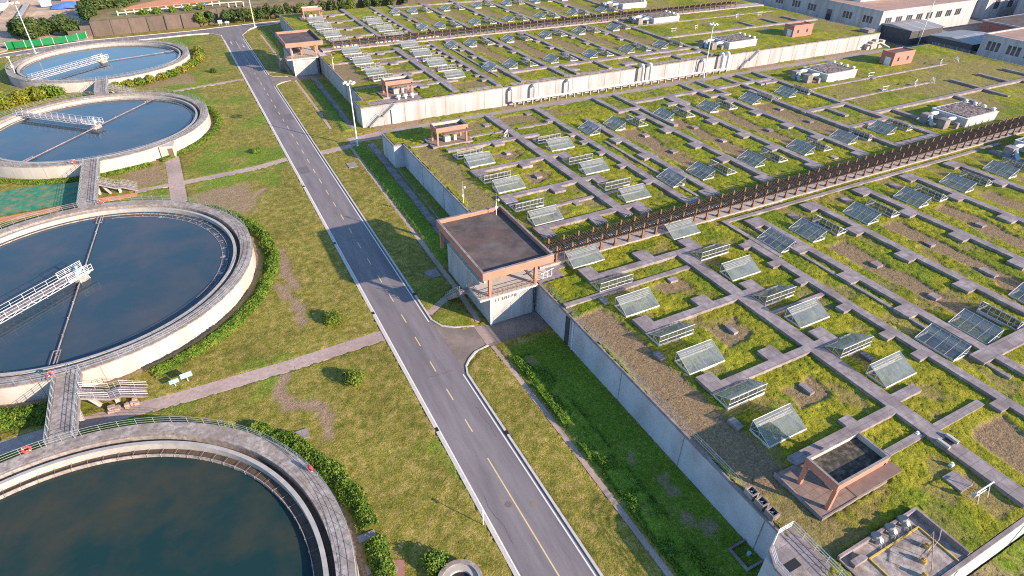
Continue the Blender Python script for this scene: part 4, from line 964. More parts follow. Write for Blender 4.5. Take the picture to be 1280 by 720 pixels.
# ---------------------------------------------------------------- white deodorising units on the roofs
def white_unit(lb, x0, y0, L=13.4, W=9.4):
    t = thing("odour_filter_unit", lb, "equipment building", (x0,y0,ZR), 0, "white equipment buildings on the roofs")
    MB().box(0,L,0,W,0,2.35).build("body", mat("white_corrugated_panel",[(0.43,0.42,0.41),(0.54,0.53,0.515)],1.2,0.6,0.3,stretch=(6,6,0.05)), t)
    r = MB()
    for i in range(27): r.box(0.2+i*0.5,0.28+i*0.5,-0.05,0,0.05,2.3)
    for i in range(18): r.box(-0.05,0,0.3+i*0.5,0.38+i*0.5,0.05,2.3)
    r.build("panel_ribs", M_WHITE, t)
    MB().box(-0.12,L+0.12,-0.12,W+0.12,2.353,2.5).build("roof_rim", M_WHITE, t)
    f = field("roof_media", 0.5, L-0.5, 0.5, W-0.5, 0.3, lambda X, Y: (2.5+0.25*_rng.random(X.shape), {}), mat("bark_filter_media",[(0.08,0.06,0.055),(0.20,0.16,0.145),(0.34,0.30,0.28)],1.1,0.95,0.1)); f.parent = t
    for i in range(4):
        b = MB().bar((L-0.6,1.1+i*2.4,2.5),(L-0.6,1.1+i*2.4,3.1),0.45,10).bar((L-0.6,1.1+i*2.4,3.1),(L-0.6,1.1+i*2.4,3.3),0.6,10,0.3); b.build("roof_ventilator", M_WHITE, t)
    for y_ in (1.6, 6.2):
        MB().box(-6.6,-4.4,y_,y_+2.0,0,2.5).build("fan_housing", M_CONC, t)
        d = MB().path([(-4.4,y_+1,1.9),(-2.6,y_+1.2,2.1),(0.05,y_+1.2,1.7)],0.48,10); d.build("duct", M_WHITE, t)
    MB().path([(-5.5,6.2,1.9),(-6.4,5.2,1.3),(-7.4,4.0,0.6)],0.42,10).build("intake_pipe", M_CHAIRBLUE, t)
    MB().box(-3.4,-2.5,0.2,1.0,0,1.7).build("control_box", M_CONC, t)
    return t
white_unit("white flat equipment building on the front roof, just behind the pergola's right part", 173.6, 80.0)
white_unit("white flat equipment building near the front roof's alley edge", 174.2, 123.0)
white_unit("white flat equipment building on the back roof, next to the lamp mast in the alley", 175.8, 166.3)
white_unit("white flat equipment building on the back roof, in front of its pergola", 176.9, 210.6)
white_unit("white flat equipment building farthest away, behind the back roof's pergola", 183.6, 241.4)
white_unit("white flat equipment building at the right picture edge before the pergola", 169.5, 57.0)

def brick_shed(lb, x0, y0):
    t = thing("brick_shed", lb, "shed", (x0,y0,ZR), 0, "small red brick sheds on the roofs"); L, W, h = 10.6, 4.6, 4.0
    MB().box(0,L,0,W,0,h).build("walls", M_BRICK, t)
    MB().box(-0.05,L+0.05,-0.05,0.25,h+.003,h+0.4).box(-0.05,L+0.05,W-0.25,W+0.05,h+.003,h+0.4).box(-0.05,0.25,0.25,W-0.25,h+.003,h+0.4).box(L-0.25,L+0.05,0.25,W-0.25,h+.003,h+0.4).build("parapet", M_BRICK, t)
    MB().box(0.25,L-0.25,0.25,W-0.25,h,h+0.1).build("roof", M_ROOFD, t)
    MB().box(-0.06,0,0.8,2.9,0.05,2.7).build("door", M_WHITE, t)
    for x in (2.2, 7.2):
        w = MB().box(x,x+0.9,-0.05,0,1.5,2.7).build("window", M_PANE, t)
    return t
brick_shed("red brick shed on the front roof near its right end", 210.0, 126.3)
brick_shed("red brick shed on the back roof before the long white factory", 212.2, 170.0)

# ---------------------------------------------------------------- pipes and walls along the alley
t = thing("service_pipe", "long white pipe on supports along the back building's alley wall", "pipe", (0,0,0))
MB().bar((84,158.9,1.5),(169,158.9,1.5),0.32,10).build("main_pipe", M_FRAME, t)
each("support", M_WALL, t, [MB().box(84.5+i*3,84.75+i*3,158.5,159.3,-0.1,1.2) for i in range(29)])
for x, dbl in ((84,0),(91.5,0),(103.6,0),(131.8,1),(135,1),(158,0),(166.3,1),(168.8,1)):
    q = MB(); z1 = 6.6 if dbl else 5.2
    q.path([(x,158.9,1.5),(x,158.9,z1-0.6),(x,159.3,z1),(x,160.2,z1),(x,160.5,z1-0.6)] ,0.5 if dbl else 0.38,10); q.build("riser_pipe", M_FRAME, t)
t = thing("service_walkway", "grated edge walkway along the top of the back building's alley wall", "walkway", (0,0,0))
m = MB()
each("grating", M_CONC_O, t, [MB().box(x0,x1,161.1,163.3,5.64,5.72) for x0, x1 in ((71,82),(85,101),(104,130),(133,162))])
def wall_stair(lb, x0, y_, fl=1):
    t = thing("wall_stairs", lb, "stairs", (x0,y_,0), 0, "steel stairs on the alley wall")
    m = MB()
    for a, za, b, zb in ((0,0.2,3.0,2.7),(3.9,2.7,7.4,5.4)):
        m.add([(fl*a,-0.9,za-0.25),(fl*b,-0.9,zb-0.25),(fl*b,-0.9,zb+0.25),(fl*a,-0.9,za+0.25),(fl*a,-0.1,za-0.25),(fl*b,-0.1,zb-0.25),(fl*b,-0.1,zb+0.25),(fl*a,-0.1,za+0.25)],
              [(0,1,2,3),(7,6,5,4),(3,2,6,7),(0,4,5,1),(1,5,6,2),(0,3,7,4)])
    m.box(min(3.0*fl,3.9*fl),max(3.0*fl,3.9*fl),-0.9,-0.1,2.55,2.7); m.build("flights", M_PANE if False else M_SHEDR, t)
    r = MB()
    for a, za, b, zb in ((0,0.2,3.0,2.7),(3.0,2.7,3.9,2.7),(3.9,2.7,7.4,5.4)):
        r.bar((fl*a,-0.9,za+1.1),(fl*b,-0.9,zb+1.1),0.04,4).bar((fl*a,-0.9,za+.6),(fl*b,-0.9,zb+.6),0.04,4).bar((fl*a,-0.9,za),(fl*a,-0.9,za+1.1),0.04,4)
    r.build("rail", M_STEEL, t)
wall_stair("steel stairs up the back building's alley wall at its road corner", 40.6, 160.5)
wall_stair("steel stairs up the back building's alley wall beside the big pipe bends", 176.5, 160.5)
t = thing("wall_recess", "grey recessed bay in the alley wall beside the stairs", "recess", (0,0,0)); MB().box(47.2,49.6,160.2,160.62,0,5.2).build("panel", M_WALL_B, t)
def alley_equipment():
    t = thing("pipe_cluster", "cluster of cream pipes and tanks at the alley's far end", "pipework", (244,160,0))
    m = MB()
    for i in range(5): m.box(i*2.2,i*2.2+1.6,-1-0.3*(i%2),1.2,0,2.2+0.7*(i%3))
    m.path([(0,-2,2),(6,-2,2.6),(10,-1.5,1.2),(12,-2.5,0.2)],0.3,8); m.build("housings", M_TANKW, t)
    MB().box(2,6,2,6,4.2,6.8).build("upper_box", M_CONC, t)
alley_equipment()
# roof pit with chlorination kit at the near corner
t = thing("equipment_pit", "walled concrete pit with yellow pipes on the near roof corner", "equipment pit", (0,0,0))
MB().box(43.6,55.2,8.7,14.1,ZR-0.05,5.45).build("floor", M_CONC_O, t)
MB().box(43.45,55.2,14.1,14.35,ZR,6.15).box(55.0,55.25,8.7,14.1,ZR,6.15).box(43.45,43.6,8.7,14.1,ZR,5.8).build("pit_wall", M_CONC, t)
MB().box(46.4,53.9,12.8,12.95,5.46,5.60).box(53.78,53.9,8.8,12.8,5.46,5.60).box(46.3,46.42,8.8,12.95,5.46,5.60).build("yellow_pipe", mat("yellow_pipe_paint",[(0.55,0.37,0.07)],rough=0.55), t)
MB().box(44.2,46.0,12.9,13.5,5.45,5.95).build("box", M_CONC, t)
p = MB()
for a in ((50.0,10.2,53.5,10.9),(53.5,10.9,54.6,11.4)): p.bar((a[0],a[1],6.5),(a[2],a[3],6.5),0.045,4)
for x, y_ in ((49.6,9.2),(50.2,10.6),(51.4,10.4),(51.9,11.5),(52.9,11.0),(53.6,11.6)): p.bar((x,y_,5.45),(x,y_,6.7),0.04,4)
p.bar((49.6,9.2,6.65),(53.6,11.6,6.65),0.045,4).bar((50.2,10.6,6.4),(52.9,11.0,6.4),0.05,4); p.build("hoist_frame", M_CONC, t)
each("valve", mat("ochre_paint",[(0.45,0.30,0.08)],rough=0.5), t, [MB().bar((x,y_,5.45),(x,y_,5.9),0.3,10).bar((x,y_,5.9),(x,y_,6.15),0.16,8) for x, y_ in ((50.7,10.3),(52.5,11.1),(49.3,9.3))])
for i, x in enumerate((48.5,50.6,52.6)):
    t = thing("pit_ventilator", f"round vent hood, {ORD[i]} from the left on the equipment pit's back wall", "ventilator", (x,13.65,5.45), 0, "vent hoods by the equipment pit")
    MB().bar((0,0,0),(0,0,0.55),0.2,10).build("pipe", M_STEEL, t)
    m = MB(); m.bar((0,0,0.5),(0.05,-0.25,0.75),0.28,12,0.30).bar((-0.25,-0.6,0),(0,-0.4,0.7),0.04,4).bar((0.35,-0.7,0),(0.1,-0.5,0.8),0.04,4); m.build("hood", M_STEEL, t)
    MB().bar((0.02,0.16,0.5),(0.0,0.42,0.95),0.36,12,0.48).build("shaded_cap", M_SHEDR, t)
# stair tower at the near corner
t = thing("stair_tower", "concrete stair tower with white rails at the front roof's near corner", "stair tower", (0,0,0))
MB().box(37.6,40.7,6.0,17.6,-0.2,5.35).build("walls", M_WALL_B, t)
MB().prism([(37.4,5.9),(42.3,5.9),(42.3,18.8),(40.2,18.8),(38.3,17.9),(37.4,16.4)],5.36,5.67).build("deck", M_CONC, t)
MB().box(38.3,39.9,15.4,16.2,5.6,5.682).build("hatch", M_DARK, t)
MB().box(38.3,39.9,13.3,15.35,5.6,5.70).build("hatch_lid", M_CONC_O, t)
r = MB(); P1 = [(37.5,6,5.6),(37.5,16.4,5.6),(38.35,17.8,5.6),(40.2,18.7,5.6),(42.2,18.7,5.6),(42.2,6,5.6)]
for dz in (0.4,0.75,1.1): r.path([(a,b,c+dz) for a,b,c in P1],0.04,4)
for a, b in zip(P1, P1[1:]):
    n = max(1,int((Vector(b)-Vector(a)).length/1.4))
    for i in range(n+1):
        q = Vector(a).lerp(Vector(b), i/n); r.bar(q, q+Vector((0,0,1.1)), 0.035, 4)
r.build("railing", M_WHITE, t)
t = thing("drain_sump", "sunken concrete sump at the foot of the stair tower", "sump", (0,0,0))
MB().box(38.3,40.75,19.0,19.25,-0.1,0.35).box(38.3,40.75,21.6,21.85,-0.1,0.35).box(38.3,38.55,19.25,21.6,-0.1,0.35).build("kerb", M_CONC, t)
MB().box(38.55,40.74,19.25,21.6,-0.1,0.06).build("base", M_SHED, t)
MB().bar((39.9,20.4,0.06),(39.9,20.4,0.45),0.22,10).build("valve", M_LIGHTBLUE, t)
for i, y_ in enumerate((23.4,22.0,20.6)):
    t = thing("fan_unit", f"square grey fan unit by the wall rail, {['farthest from','second from','nearest to'][i]} the stair tower", "fan unit", (41.45,y_,ZR), 0, "square fan units by the roof rail")
    MB().box(-0.5,0.5,-0.55,-0.4,0.15,0.95).box(-0.5,0.5,0.4,0.55,0.15,0.95).box(-0.5,-0.38,-0.4,0.4,0.15,0.95).box(0.38,0.5,-0.4,0.4,0.15,0.95).build("case", M_CONC, t)
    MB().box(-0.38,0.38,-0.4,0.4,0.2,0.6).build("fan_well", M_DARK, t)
    f = MB()
    for k_ in range(3):
        a = k_*2.094; f.bar((0,0,0.72),(0.34*math.cos(a),0.34*math.sin(a),0.72),0.05,4)
    f.bar((0,0,0.6),(0,0,0.78),0.1,8); f.build("blades", M_STEEL, t)
# rail on the west parapet
def roof_rail(lb, pts, cat="railing"):
    t = thing("roof_rail", lb, cat, (0,0,0), 0, "thin rails on the roof edges"); r = MB()
    for dz in (0.35,0.7,1.05): r.path([(a,b,c+dz) for a,b,c in pts],0.03,4)
    for a, b in zip(pts, pts[1:]):
        n = max(1,int((Vector(b)-Vector(a)).length/2.2))
        for i in range(n+1):
            q = Vector(a).lerp(Vector(b), i/n); r.bar(q, q+Vector((0,0,1.05)), 0.03, 4)
    r.build("rails", M_STEEL, t)
roof_rail("thin steel rail along the front building's road-side wall top", [(41.25,67,ZR+.2),(41.25,24.2,ZR+.2)])
roof_rail("steel rail at the front roof's far right end beside the dark sheds", [(251.7,100,ZR+.2),(251.7,139,ZR+.2)])
# wall pipes
for y_, z0, lb in ((57.0,0.0,"white rainwater pipe on the front building's shaded road wall"),):
    t = thing("rainwater_pipe", lb, "pipe", (40.66,y_,0)); MB().bar((0,0,0),(0,0,5.3),0.09,8).build("pipe", M_WHITE, t)
    MB().box(-0.05,0.05,1.0,2.0,0.2,5.2).build("dark_panel", M_SHED, t)

# ---------------------------------------------------------------- lamp masts, posts, cameras
def mast(lb, x, y_, h, heads=True, tilt=0):
    t = thing("lamp_mast", lb, "lamp mast", (x,y_,0), 0, "tall white lamp masts")
    MB().bar((0,0,0),(0,0,h),0.20,10,0.11).bar((0,0,0),(0,0,0.5),0.34,10).build("pole", M_WHITE, t)
    for i in range(6):
        a = i*1.047; c, s = math.cos(a), math.sin(a)
        ar = MB().bar((0,0,h-0.1),(1.15*c,1.15*s,h+0.15),0.06,5).build("arm", M_WHITE, t)
        MB().box(c*1.2-0.28,c*1.2+0.28,s*1.2-0.28,s*1.2+0.28,h-0.05,h+0.35).build("lamp_head", M_WHITE, ar)
mast("tall white lamp mast at the alley mouth by the road", 34.0, 148.2, 16.0)
mast("tall white lamp mast at the road junction in front of the dark trees", 31.6, 298.6, 17.0)
mast("tall white lamp mast behind the farthest tank by the green site fence", -46.9, 286.0, 17.0)
mast("tall white lamp mast in the alley beside the white pipe", 157.8, 157.9, 17.0)
mast("tall white lamp mast at the alley's far end between the dark sheds", 272.0, 155.7, 18.0)
t = thing("garden_lamp", "short white garden lamp on the lawn edge by the road", "lamp", (16.3,36.4,0)); MB().bar((0,0,0),(0,0,2.3),0.05,8).build("pole", M_WHITE, t); MB().bar((0,0,2.3),(0,0,2.6),0.2,10,0.12).build("lamp_shade", M_WHITE, t)
t = thing("tank_lamp", "white lamp post standing on the left rim of the farthest tank", "lamp", (-48.6,250.5,0)); MB().bar((0,0,0),(0,0,7.2),0.1,8).box(-0.4,0.4,-0.3,0.3,7.0,7.3).box(-0.3,0.3,-0.2,0.2,4.0,4.8).build("pole", M_WHITE, t)
def cctv(lb, x, y_, z, h=3.6):
    t = thing("camera_post", lb, "camera post", (x,y_,z), 0, "white camera posts"); MB().bar((0,0,0),(0,0,h),0.07,8).bar((0,0,h),(0,0,h+1.2),0.02,4).build("post", M_WHITE, t)
    MB().box(-0.16,0.16,-0.12,0.12,h*0.42,h*0.42+0.45).build("box", M_WHITE, t); MB().bar((0,0,h-0.1),(0.3,-0.25,h),0.13,8).bar((0.3,-0.25,h-0.25),(0.3,-0.25,h+0.1),0.16,8).build("camera", M_WHITE, t)
cctv("white camera post on the front roof edge, left of the big pavilion roof", 41.3, 98.0, ZR+.1)
cctv("white camera post standing on the big pavilion's roof", 41.3, 83.6, 9.95, 3.0)
cctv("white camera post on the back building's road-side roof edge", 41.9, 200.8, ZR+.1)
def frame(lb, x, y_, rz):
    t = thing("hoist_frame", lb, "hoist frame", (x,y_,ZR), rz, "small white hoist frames on the roofs"); m = MB()
    for s in (-0.9,0.9):
        m.bar((s,-0.5,0),(s,0,1.8),0.045,4).bar((s,0.5,0),(s,0,1.8),0.045,4)
    m.bar((-1.5,0,1.8),(1.5,0,1.8),0.08,4).bar((-0.9,0,0.9),(0.9,0,0.9),0.05,4); m.build("frame", M_WHITE, t)
    MB().bar((-0.9,0,0.9),(-0.9,0.3,0.9),0.3,8).build("winch", M_STEEL, t)
FR = [(182,108.8),(196,108.6),(204.5,108.5),(191,120.2),(226.5,120),(236,120.2),(174.5,195.2),(186.5,195.8),(197,197.3),(62.9,12.2),(224,175),(64.2,124.6),(231,205),(218,205.5)]
FD = ["on the front roof's kerb, leftmost behind the white unit","on the front roof's kerb, second behind the white unit","on the front roof's kerb, third behind the white unit","on the front roof's upper kerb, nearest the other white unit",
      "on the front roof below the brick shed","on the front roof nearest the dark sheds","on the back roof, first left of the lamp mast","on the back roof, second left of the lamp mast","on the back roof directly behind the lamp mast",
      "beside the near roof path above the equipment pit","right of the back roof's brick shed","beside the far corner shelter of the front roof","farther right on the back roof's open lawn","left on the back roof's open lawn"]
for i, (x, y_) in enumerate(FR): frame("white hoist frame "+FD[i], x, y_, 0.4*(i%3))
for i, (x, y_, d) in enumerate(((64.2,16.0,"lower"),(65.0,20.6,"upper"))):
    t = thing("path_bollard", f"small white block by the roof path near the equipment pit, {d} one", "block", (x,y_,ZR+0.1)); MB().box(-0.25,0.25,-0.2,0.2,0,0.5).bar((0,0,0.5),(0,0,0.7),0.15,8).build("block", M_WHITE, t)
t = thing("path_gap_box", "dark opening with two cream kerb blocks across the roof path", "opening", (66.6,18.1,6.15)); MB().box(-0.55,0.55,-0.5,0.5,0.0,0.03).build("opening", M_DARK, t); each("kerb_block", M_TANKW, t, [MB().box(-1.0,-0.62,-0.7,0.7,0,0.35), MB().box(0.62,1.0,-0.7,0.7,0,0.35)])
# slabs and manholes on the lawns
for x, y_, sx, sy, lb, mt in ((1.2,58.4,1.8,1.6,"square concrete slab in the lawn beside the nearest tank's hedge",M_CONC),(29.6,137.6,2.1,3.0,"concrete slab in the lawn near the alley mouth",M_CONC),(29.6,85.4,2.2,2.6,"concrete slab in the lawn by the big pavilion's stair",M_CONC),
                               (4.5,40.8,1.9,0.9,"grey slab crossing the gap in the round hedge",M_SHEDR),(3.8,37.0,1.0,1.0,"small grey slab beside the lower hedge end",M_SHEDR)):
    o = MB().box(-sx/2,sx/2,-sy/2,sy/2,-0.05,0.22).build("lawn_slab", mt); o.location = (x,y_,0); tag(o, lb, "slab", "slabs in the lawns")
t = thing("manhole", "round manhole in a red brick patch by the bottom picture edge", "manhole", (5.9,35.9,0)); MB().prism([(-1.3,-1.2),(0.7,-1.3),(1.3,0.5),(0.2,1.1),(-0.9,0.8)],-0.1,0.2).build("brick_surround", mat("worn_red_pavers",[(0.28,0.12,0.09),(0.36,0.18,0.14)],2), t); MB().bar((0,0,0.1),(0,0,0.27),0.42,16).build("cover", M_SHEDR, t)
t = thing("round_pit", "round concrete pit with pale rim at the bottom picture edge", "pit", (11.3,31.2,0)); MB().ring(0,0,1.9,2.35,-0.1,1.0,40).build("rim", M_CONC_O, t); MB().ring(0,0,1.3,1.9,0.2,0.75,40).build("inner_ring", M_WEIR, t); MB().disc(0,0,1.32,0.4,32).build("bottom", M_DARK, t)
for i, (x, y_) in enumerate(((20.0,37.5),(22.6,36.2))):
    o = MB().bar((0,0,0),(0,0,0.013),0.42,24).build("manhole_cover", M_ASPH2); o.location = (x,y_,0); tag(o, "round manhole cover in the near road, "+("left lane" if i == 0 else "right lane"), "manhole cover")
for i, (x, y_) in enumerate(((16.86,51.5),(16.86,79.0),(16.86,103.5),(16.86,131),(24.66,47),(24.66,81))):
    o = MB().box(-0.22,0.22,-0.35,0.35,0,0.138).build("kerb_inlet", M_DARK); o.location = (x,y_,0); tag(o, "dark drain inlet in the "+("left" if i < 4 else "right")+f" road kerb, {ORD[i if i < 4 else i-4]} from the camera", "drain inlet", "drain inlets in the kerbs")
# rubble by the stairs
for i,(x,y_,s,lb) in enumerate(((-19.9,73.9,1.0,"leaning brown slab among rubble under the near stairs"),(-17.5,74.0,0.7,"pink stone pile among rubble under the near stairs"))):
    m = MB(); rr = random.Random(i)
    for k_ in range(5): a,b = rr.uniform(-.8,.8),rr.uniform(-.5,.5); m.box(a-.4*s,a+.4*s,b-.3*s,b+.3*s,0.0+.02*k_,0.3+.12*k_)
    o = m.build("rubble_pile", M_PAVER); o.location = (x,y_,0); tag(o, lb, "rubble")

# ---------------------------------------------------------------- hedges, shrubs, trees
def hedge_arc(lb, cx, cy, r0, r1, a0, a1, h, n, m, seed, size=0.16):
    r = np.random.default_rng(seed); a = np.radians(r.uniform(a0,a1,n)); u = r.random(n); rad = r0+(r1-r0)*u
    prof = np.clip(1-np.abs(u-0.5)*2, 0, 1)**0.5
    wob = 0.75+0.5*fbm(a*30, rad*0.8, seed % 7)
    big = fbm(a*14, rad*0.35, seed % 5+2); wob = wob*(0.55+0.9*big)
    z = h*(0.25+0.75*prof)*wob*(0.5+0.5*r.random(n)**0.4); rad = rad+(big-0.5)*1.1
    keep = (fbm(a*22, rad*0.6, seed % 9) > 0.34) | (r.random(n) < 0.25); a, u, rad, z = a[keep], u[keep], rad[keep], z[keep]; n = len(a)
    p = np.stack([cx+rad*np.cos(a), cy+rad*np.sin(a), z], 1); nr = np.stack([np.cos(a)*(u-0.5), np.sin(a)*(u-0.5), np.full(n,0.7)], 1)
    o = leaves("hedge", p, nr, size, m, None, seed); return tag(o, lb, "hedge", "curved hedges round the tanks")
hedge_arc("clipped green hedge curving round the nearest tank's right side", *TANKS[0], 28.0, 30.6, 2, 47, 1.1, 16000, L_HEDGE, 11)
hedge_arc("thinner end of the nearest tank's hedge under the tank rail", *TANKS[0], 27.7, 29.2, 47, 78, 0.9, 5000, L_HEDGE, 17)
hedge_arc("short hedge piece below the grey slab at the bottom picture edge", *TANKS[0], 28.0, 30.4, -16, -1, 1.1, 5200, L_HEDGE, 12)
hedge_arc("green hedge curving round the second tank beside the bare soil strip", *TANKS[1], 28.4, 31.0, -52, 55, 1.15, 26000, L_HEDGE, 13)
hedge_arc("green hedge at the foot of the second tank by the sign boards", *TANKS[1], 28.4, 30.9, -72, -52, 1.1, 6500, L_HEDGE, 18)
hedge_arc("dark green hedge left of the near footbridge below the second tank", *TANKS[1], 28.2, 32.5, -125, -94, 1.3, 9000, L_HEDGE, 14)
hedge_arc("low green hedge round the third tank facing the road", *TANKS[2], 27.8, 29.8, -62, 25, 0.8, 15000, L_HEDGE, 15)
hedge_arc("low green hedge below the third tank above the torn netting", *TANKS[2], 27.8, 30.0, -130, -67, 0.8, 10000, L_HEDGE, 16)
r_ = np.random.default_rng(77); n_ = 26000
px = 31.7+3.6*r_.random(n_)**1.5; py = 10+49*r_.random(n_); dn = fbm(px*0.7, py*0.35, 19)
kp = dn > 0.46; px, py, dn = px[kp], py[kp], dn[kp]
pz = 0.12+(0.15+1.3*np.clip(dn-0.46,0,.3))*r_.random(len(px))**0.5*1.3
o = leaves("creeping_plants", np.stack([px,py,pz],1), np.tile(np.array([[0,0,1.0]]),(len(px),1)), 0.13, leaf_mat("creeper_leaves",[(0.035,0.085,0.007),(0.085,0.165,0.010),(0.15,0.225,0.016)],1.2), None, 78)
tag(o, "vivid green creeping plants along the paver strip below the grey wall", "ground cover", None, "stuff")
def shrub(lb, x, y_, r, h, m, n=900, size=0.16, seed=1, cat="shrub", group=None, name="shrub"):
    rr = random.Random(seed); cl = [(rr.uniform(-r,r)*0.55, rr.uniform(-r,r)*0.55, h*(0.35+0.3*rr.random()), r*(0.42+0.25*rr.random())) for _ in range(9)]+[(0,0,h*0.42,r*0.72)]
    p, d = crown_pts(n, cl, seed); p[:,2] = np.abs(p[:,2])
    t = thing(name, lb, cat, (x,y_,0), 0, group); leaves("foliage", p, d, size, m, t, seed)
    s = MB()
    for i in range(4): s.bar((0,0,0),(cl[i][0],cl[i][1],cl[i][2]),0.06,5,0.02)
    s.build("stem", M_BARK, t); return t
shrub("round clipped bush on the lawn below the brick path", 10.0, 64.9, 1.6, 1.9, L_BUSH, 4200, 0.12, 21)
shrub("small round bush on the lawn above the brick path", 10.5, 79.8, 1.5, 1.5, L_BUSH, 3600, 0.11, 22)
shrub("small bush on the lawn below the upper brick path", 10.6, 155.2, 1.1, 1.3, L_HEDGE, 1500, 0.13, 23)
shrub("dark low bush on the lawn near the farthest tank's shrubs", 8.5, 233, 1.3, 1.4, L_DARK, 900, 0.16, 24)
shrub("leafy bush growing beside the round pit at the bottom picture edge", 9.9, 34.4, 1.5, 1.8, L_HEDGE, 2400, 0.13, 25)
SH = [(-24,226,"leftmost of the row below the farthest tank"),(-20.5,226.4,"second of the row below the farthest tank"),(-17,227,"third of the row below the farthest tank"),(-13.5,228.2,"fourth of the row below the farthest tank"),(-10.3,229.8,"fifth of the row below the farthest tank"),(-7.2,231.6,"sixth of the row below the farthest tank"),
      (-4.0,234.2,"seventh of the row round the farthest tank"),(-1.2,237.5,"eighth of the row round the farthest tank"),(1.2,241,"ninth of the row round the farthest tank"),(3.2,245,"tenth of the row round the farthest tank"),(4.8,249.5,"eleventh of the row round the farthest tank"),(5.8,254,"twelfth of the row round the farthest tank"),(6.2,259,"thirteenth of the row round the farthest tank"),(5.6,264,"last, at the far end round the farthest tank")]
for i, (x, y_, d) in enumerate(SH): shrub("yellow-green broad-leaved shrub, "+d, x, y_, 1.9, 2.4, L_YEL if i % 3 else L_HEDGE, 900, 0.27, 40+i, group="yellow-green shrubs beside the farthest tank")
SH2 = [(-49,224),(-45.5,226.5),(-42,229),(-38.5,227.5),(-44,222.5),(-40,223),(-36,225),(-48,219.5),(-52,228),(-55.5,247),(-58,243)]
SN = ["front left","back left","topmost","upper right","middle","lower middle","right-hand end","lowest","outermost left","separate one by the picture edge, upper","separate one by the picture edge, lower"]
for i, (x, y_) in enumerate(SH2): shrub("big yellow-green shrub left between the two farthest tanks, "+SN[i], x, y_, 2.4, 3.3, L_YEL if i % 3 else L_HEDGE, 1100, 0.32, 60+i, group="yellow-green shrubs left of the far tanks")
def tree(lb, x, y_, z0, h, r, m, seed, n=1500, group=None, size=0.42):
    rr = random.Random(seed); t = thing("tree", lb, "tree", (x,y_,z0), rr.random()*6, group)
    cl = []
    for i in range(11):
        a = rr.random()*6.28; q = rr.random()**0.5*r*0.62; zz = h*(0.32+0.56*rr.random()); q *= 1.15-0.7*(zz/h-0.3)
        cl.append((q*math.cos(a), q*math.sin(a), zz, r*(0.32+0.22*rr.random())))
    cl.append((0,0,h*0.86,r*0.34))
    p, d = crown_pts(n, cl, seed, 0.5); d[:,2] += 0.35
    leaves("crown", p, d, size, m, t, seed)
    b = MB().bar((0,0,-0.2),(0.1,0.05,h*0.6),0.06*h**0.6+0.06,7,0.05)
    for c in cl[:5]: b.bar((0.03,0.02,h*0.25),(c[0]*0.8,c[1]*0.8,c[2]),0.08,5,0.03)
    b.build("trunk", M_BARK, t); return t
TR = [(11.8,309.5),(15.5,311.0),(21.8,310.5),(25.2,312),(29,310.5),(33,312),(36.2,310.2),(40,312.5),(44.5,311),(48.5,312.5),(55,313),(59.5,314),(64,313.5),(69,314.5),(73.5,313),(78.5,314.5),(86,315),(92,316),(98,315),(105,317)]
for i, (x, y_) in enumerate(TR): tree(f"dark round tree before the brown wall, {ORD[i] if i < 16 else ORD[i-16]} from "+("the left end" if i < 16 else "the gap toward the right end"), x, y_, 0, 5.2+1.0*((i*37) % 5)/4, 2.7, L_DARK if i % 5 else L_BUSH, 100+i, 1000, "row of dark trees before the brown wall", 0.38)
for i, (x, y_, h, r, d) in enumerate(((-50.5,311,7.0,5.4,"left one of the pair behind the green site fence"),(-44.5,314,6.5,4.6,"between its two neighbours behind the green site fence"),(-38,312,7.5,5.6,"right one behind the green site fence"),(-54,317,6,4,"at the dirt road behind the green site fence"),(-30,331,8,5,"beside the blue tarpaulin"),(-25,335,9,6,"above the retaining wall's left end"),(-19.5,339,8,5,"right of the others above the retaining wall"),(-29.5,322,6,4.5,"low one at the retaining wall step"),(-15,347,7,4.5,"farthest back beside the red soil"))):
    tree("large bushy dark tree, "+d, x, y_, 0 if y_ < 321 else 2.5, h, r, L_DARK, 140+i, 2600, "bushy trees by the construction site", 0.46)
tree("yellowish slim tree behind the sheds at the picture's upper right", 372, 168, 0, 12, 3.4, L_AUT, 170, 1200, None, 0.5)
tree("yellowish slim tree nearer the upper right picture corner", 352, 138, 0, 11, 2.8, L_AUT, 171, 1000, None, 0.5)
tree("small dark tree beside the farthest white factory wing", 385, 205, 0, 9, 4, L_DARK, 172, 900, None, 0.5)

# ---------------------------------------------------------------- construction site and retaining wall, top left
t = thing("retaining_wall", "brown stained retaining wall behind the far road", "wall", (0,0,0))
m = MB(); strip(m, [(-29,308.6),(-10,309.6),(12,311.4),(20,318.5),(45,319),(150,319)], 0.8, -0.3, 5.4); m.build("wall", M_FARSTONE, t)
each("pier", M_FARSTONE, t, [MB().box(-28.5+i*6.6,-28.2+i*6.6,308.05+i*0.28,308.3+i*0.28,-0.2,5.35) for i in range(6)])
MB().box(-37.5,-29.4,307.6,308.4,-0.3,2.6).box(-33,-29.4,308.41,309.2,-0.3,4.0).build("stepped_end", M_FARSTONE, t)
struct(MB().prism([(-29,309),(12,311.8),(20,318.9),(45,319.4),(150,319.4),(150,520),(-29,520)],-0.3,5.3).build("terrace_ground", mat("scrub_soil",[(0.10,0.11,0.035),(0.20,0.16,0.08),(0.30,0.22,0.14)],0.25,0.95,0.1,0.5,2)))
struct(MB().prism([(-18,329),(-6,331),(21,336),(30,350),(20,352),(-4,346),(-14,337)],5.2,5.42).build("red_soil", M_REDSOIL))
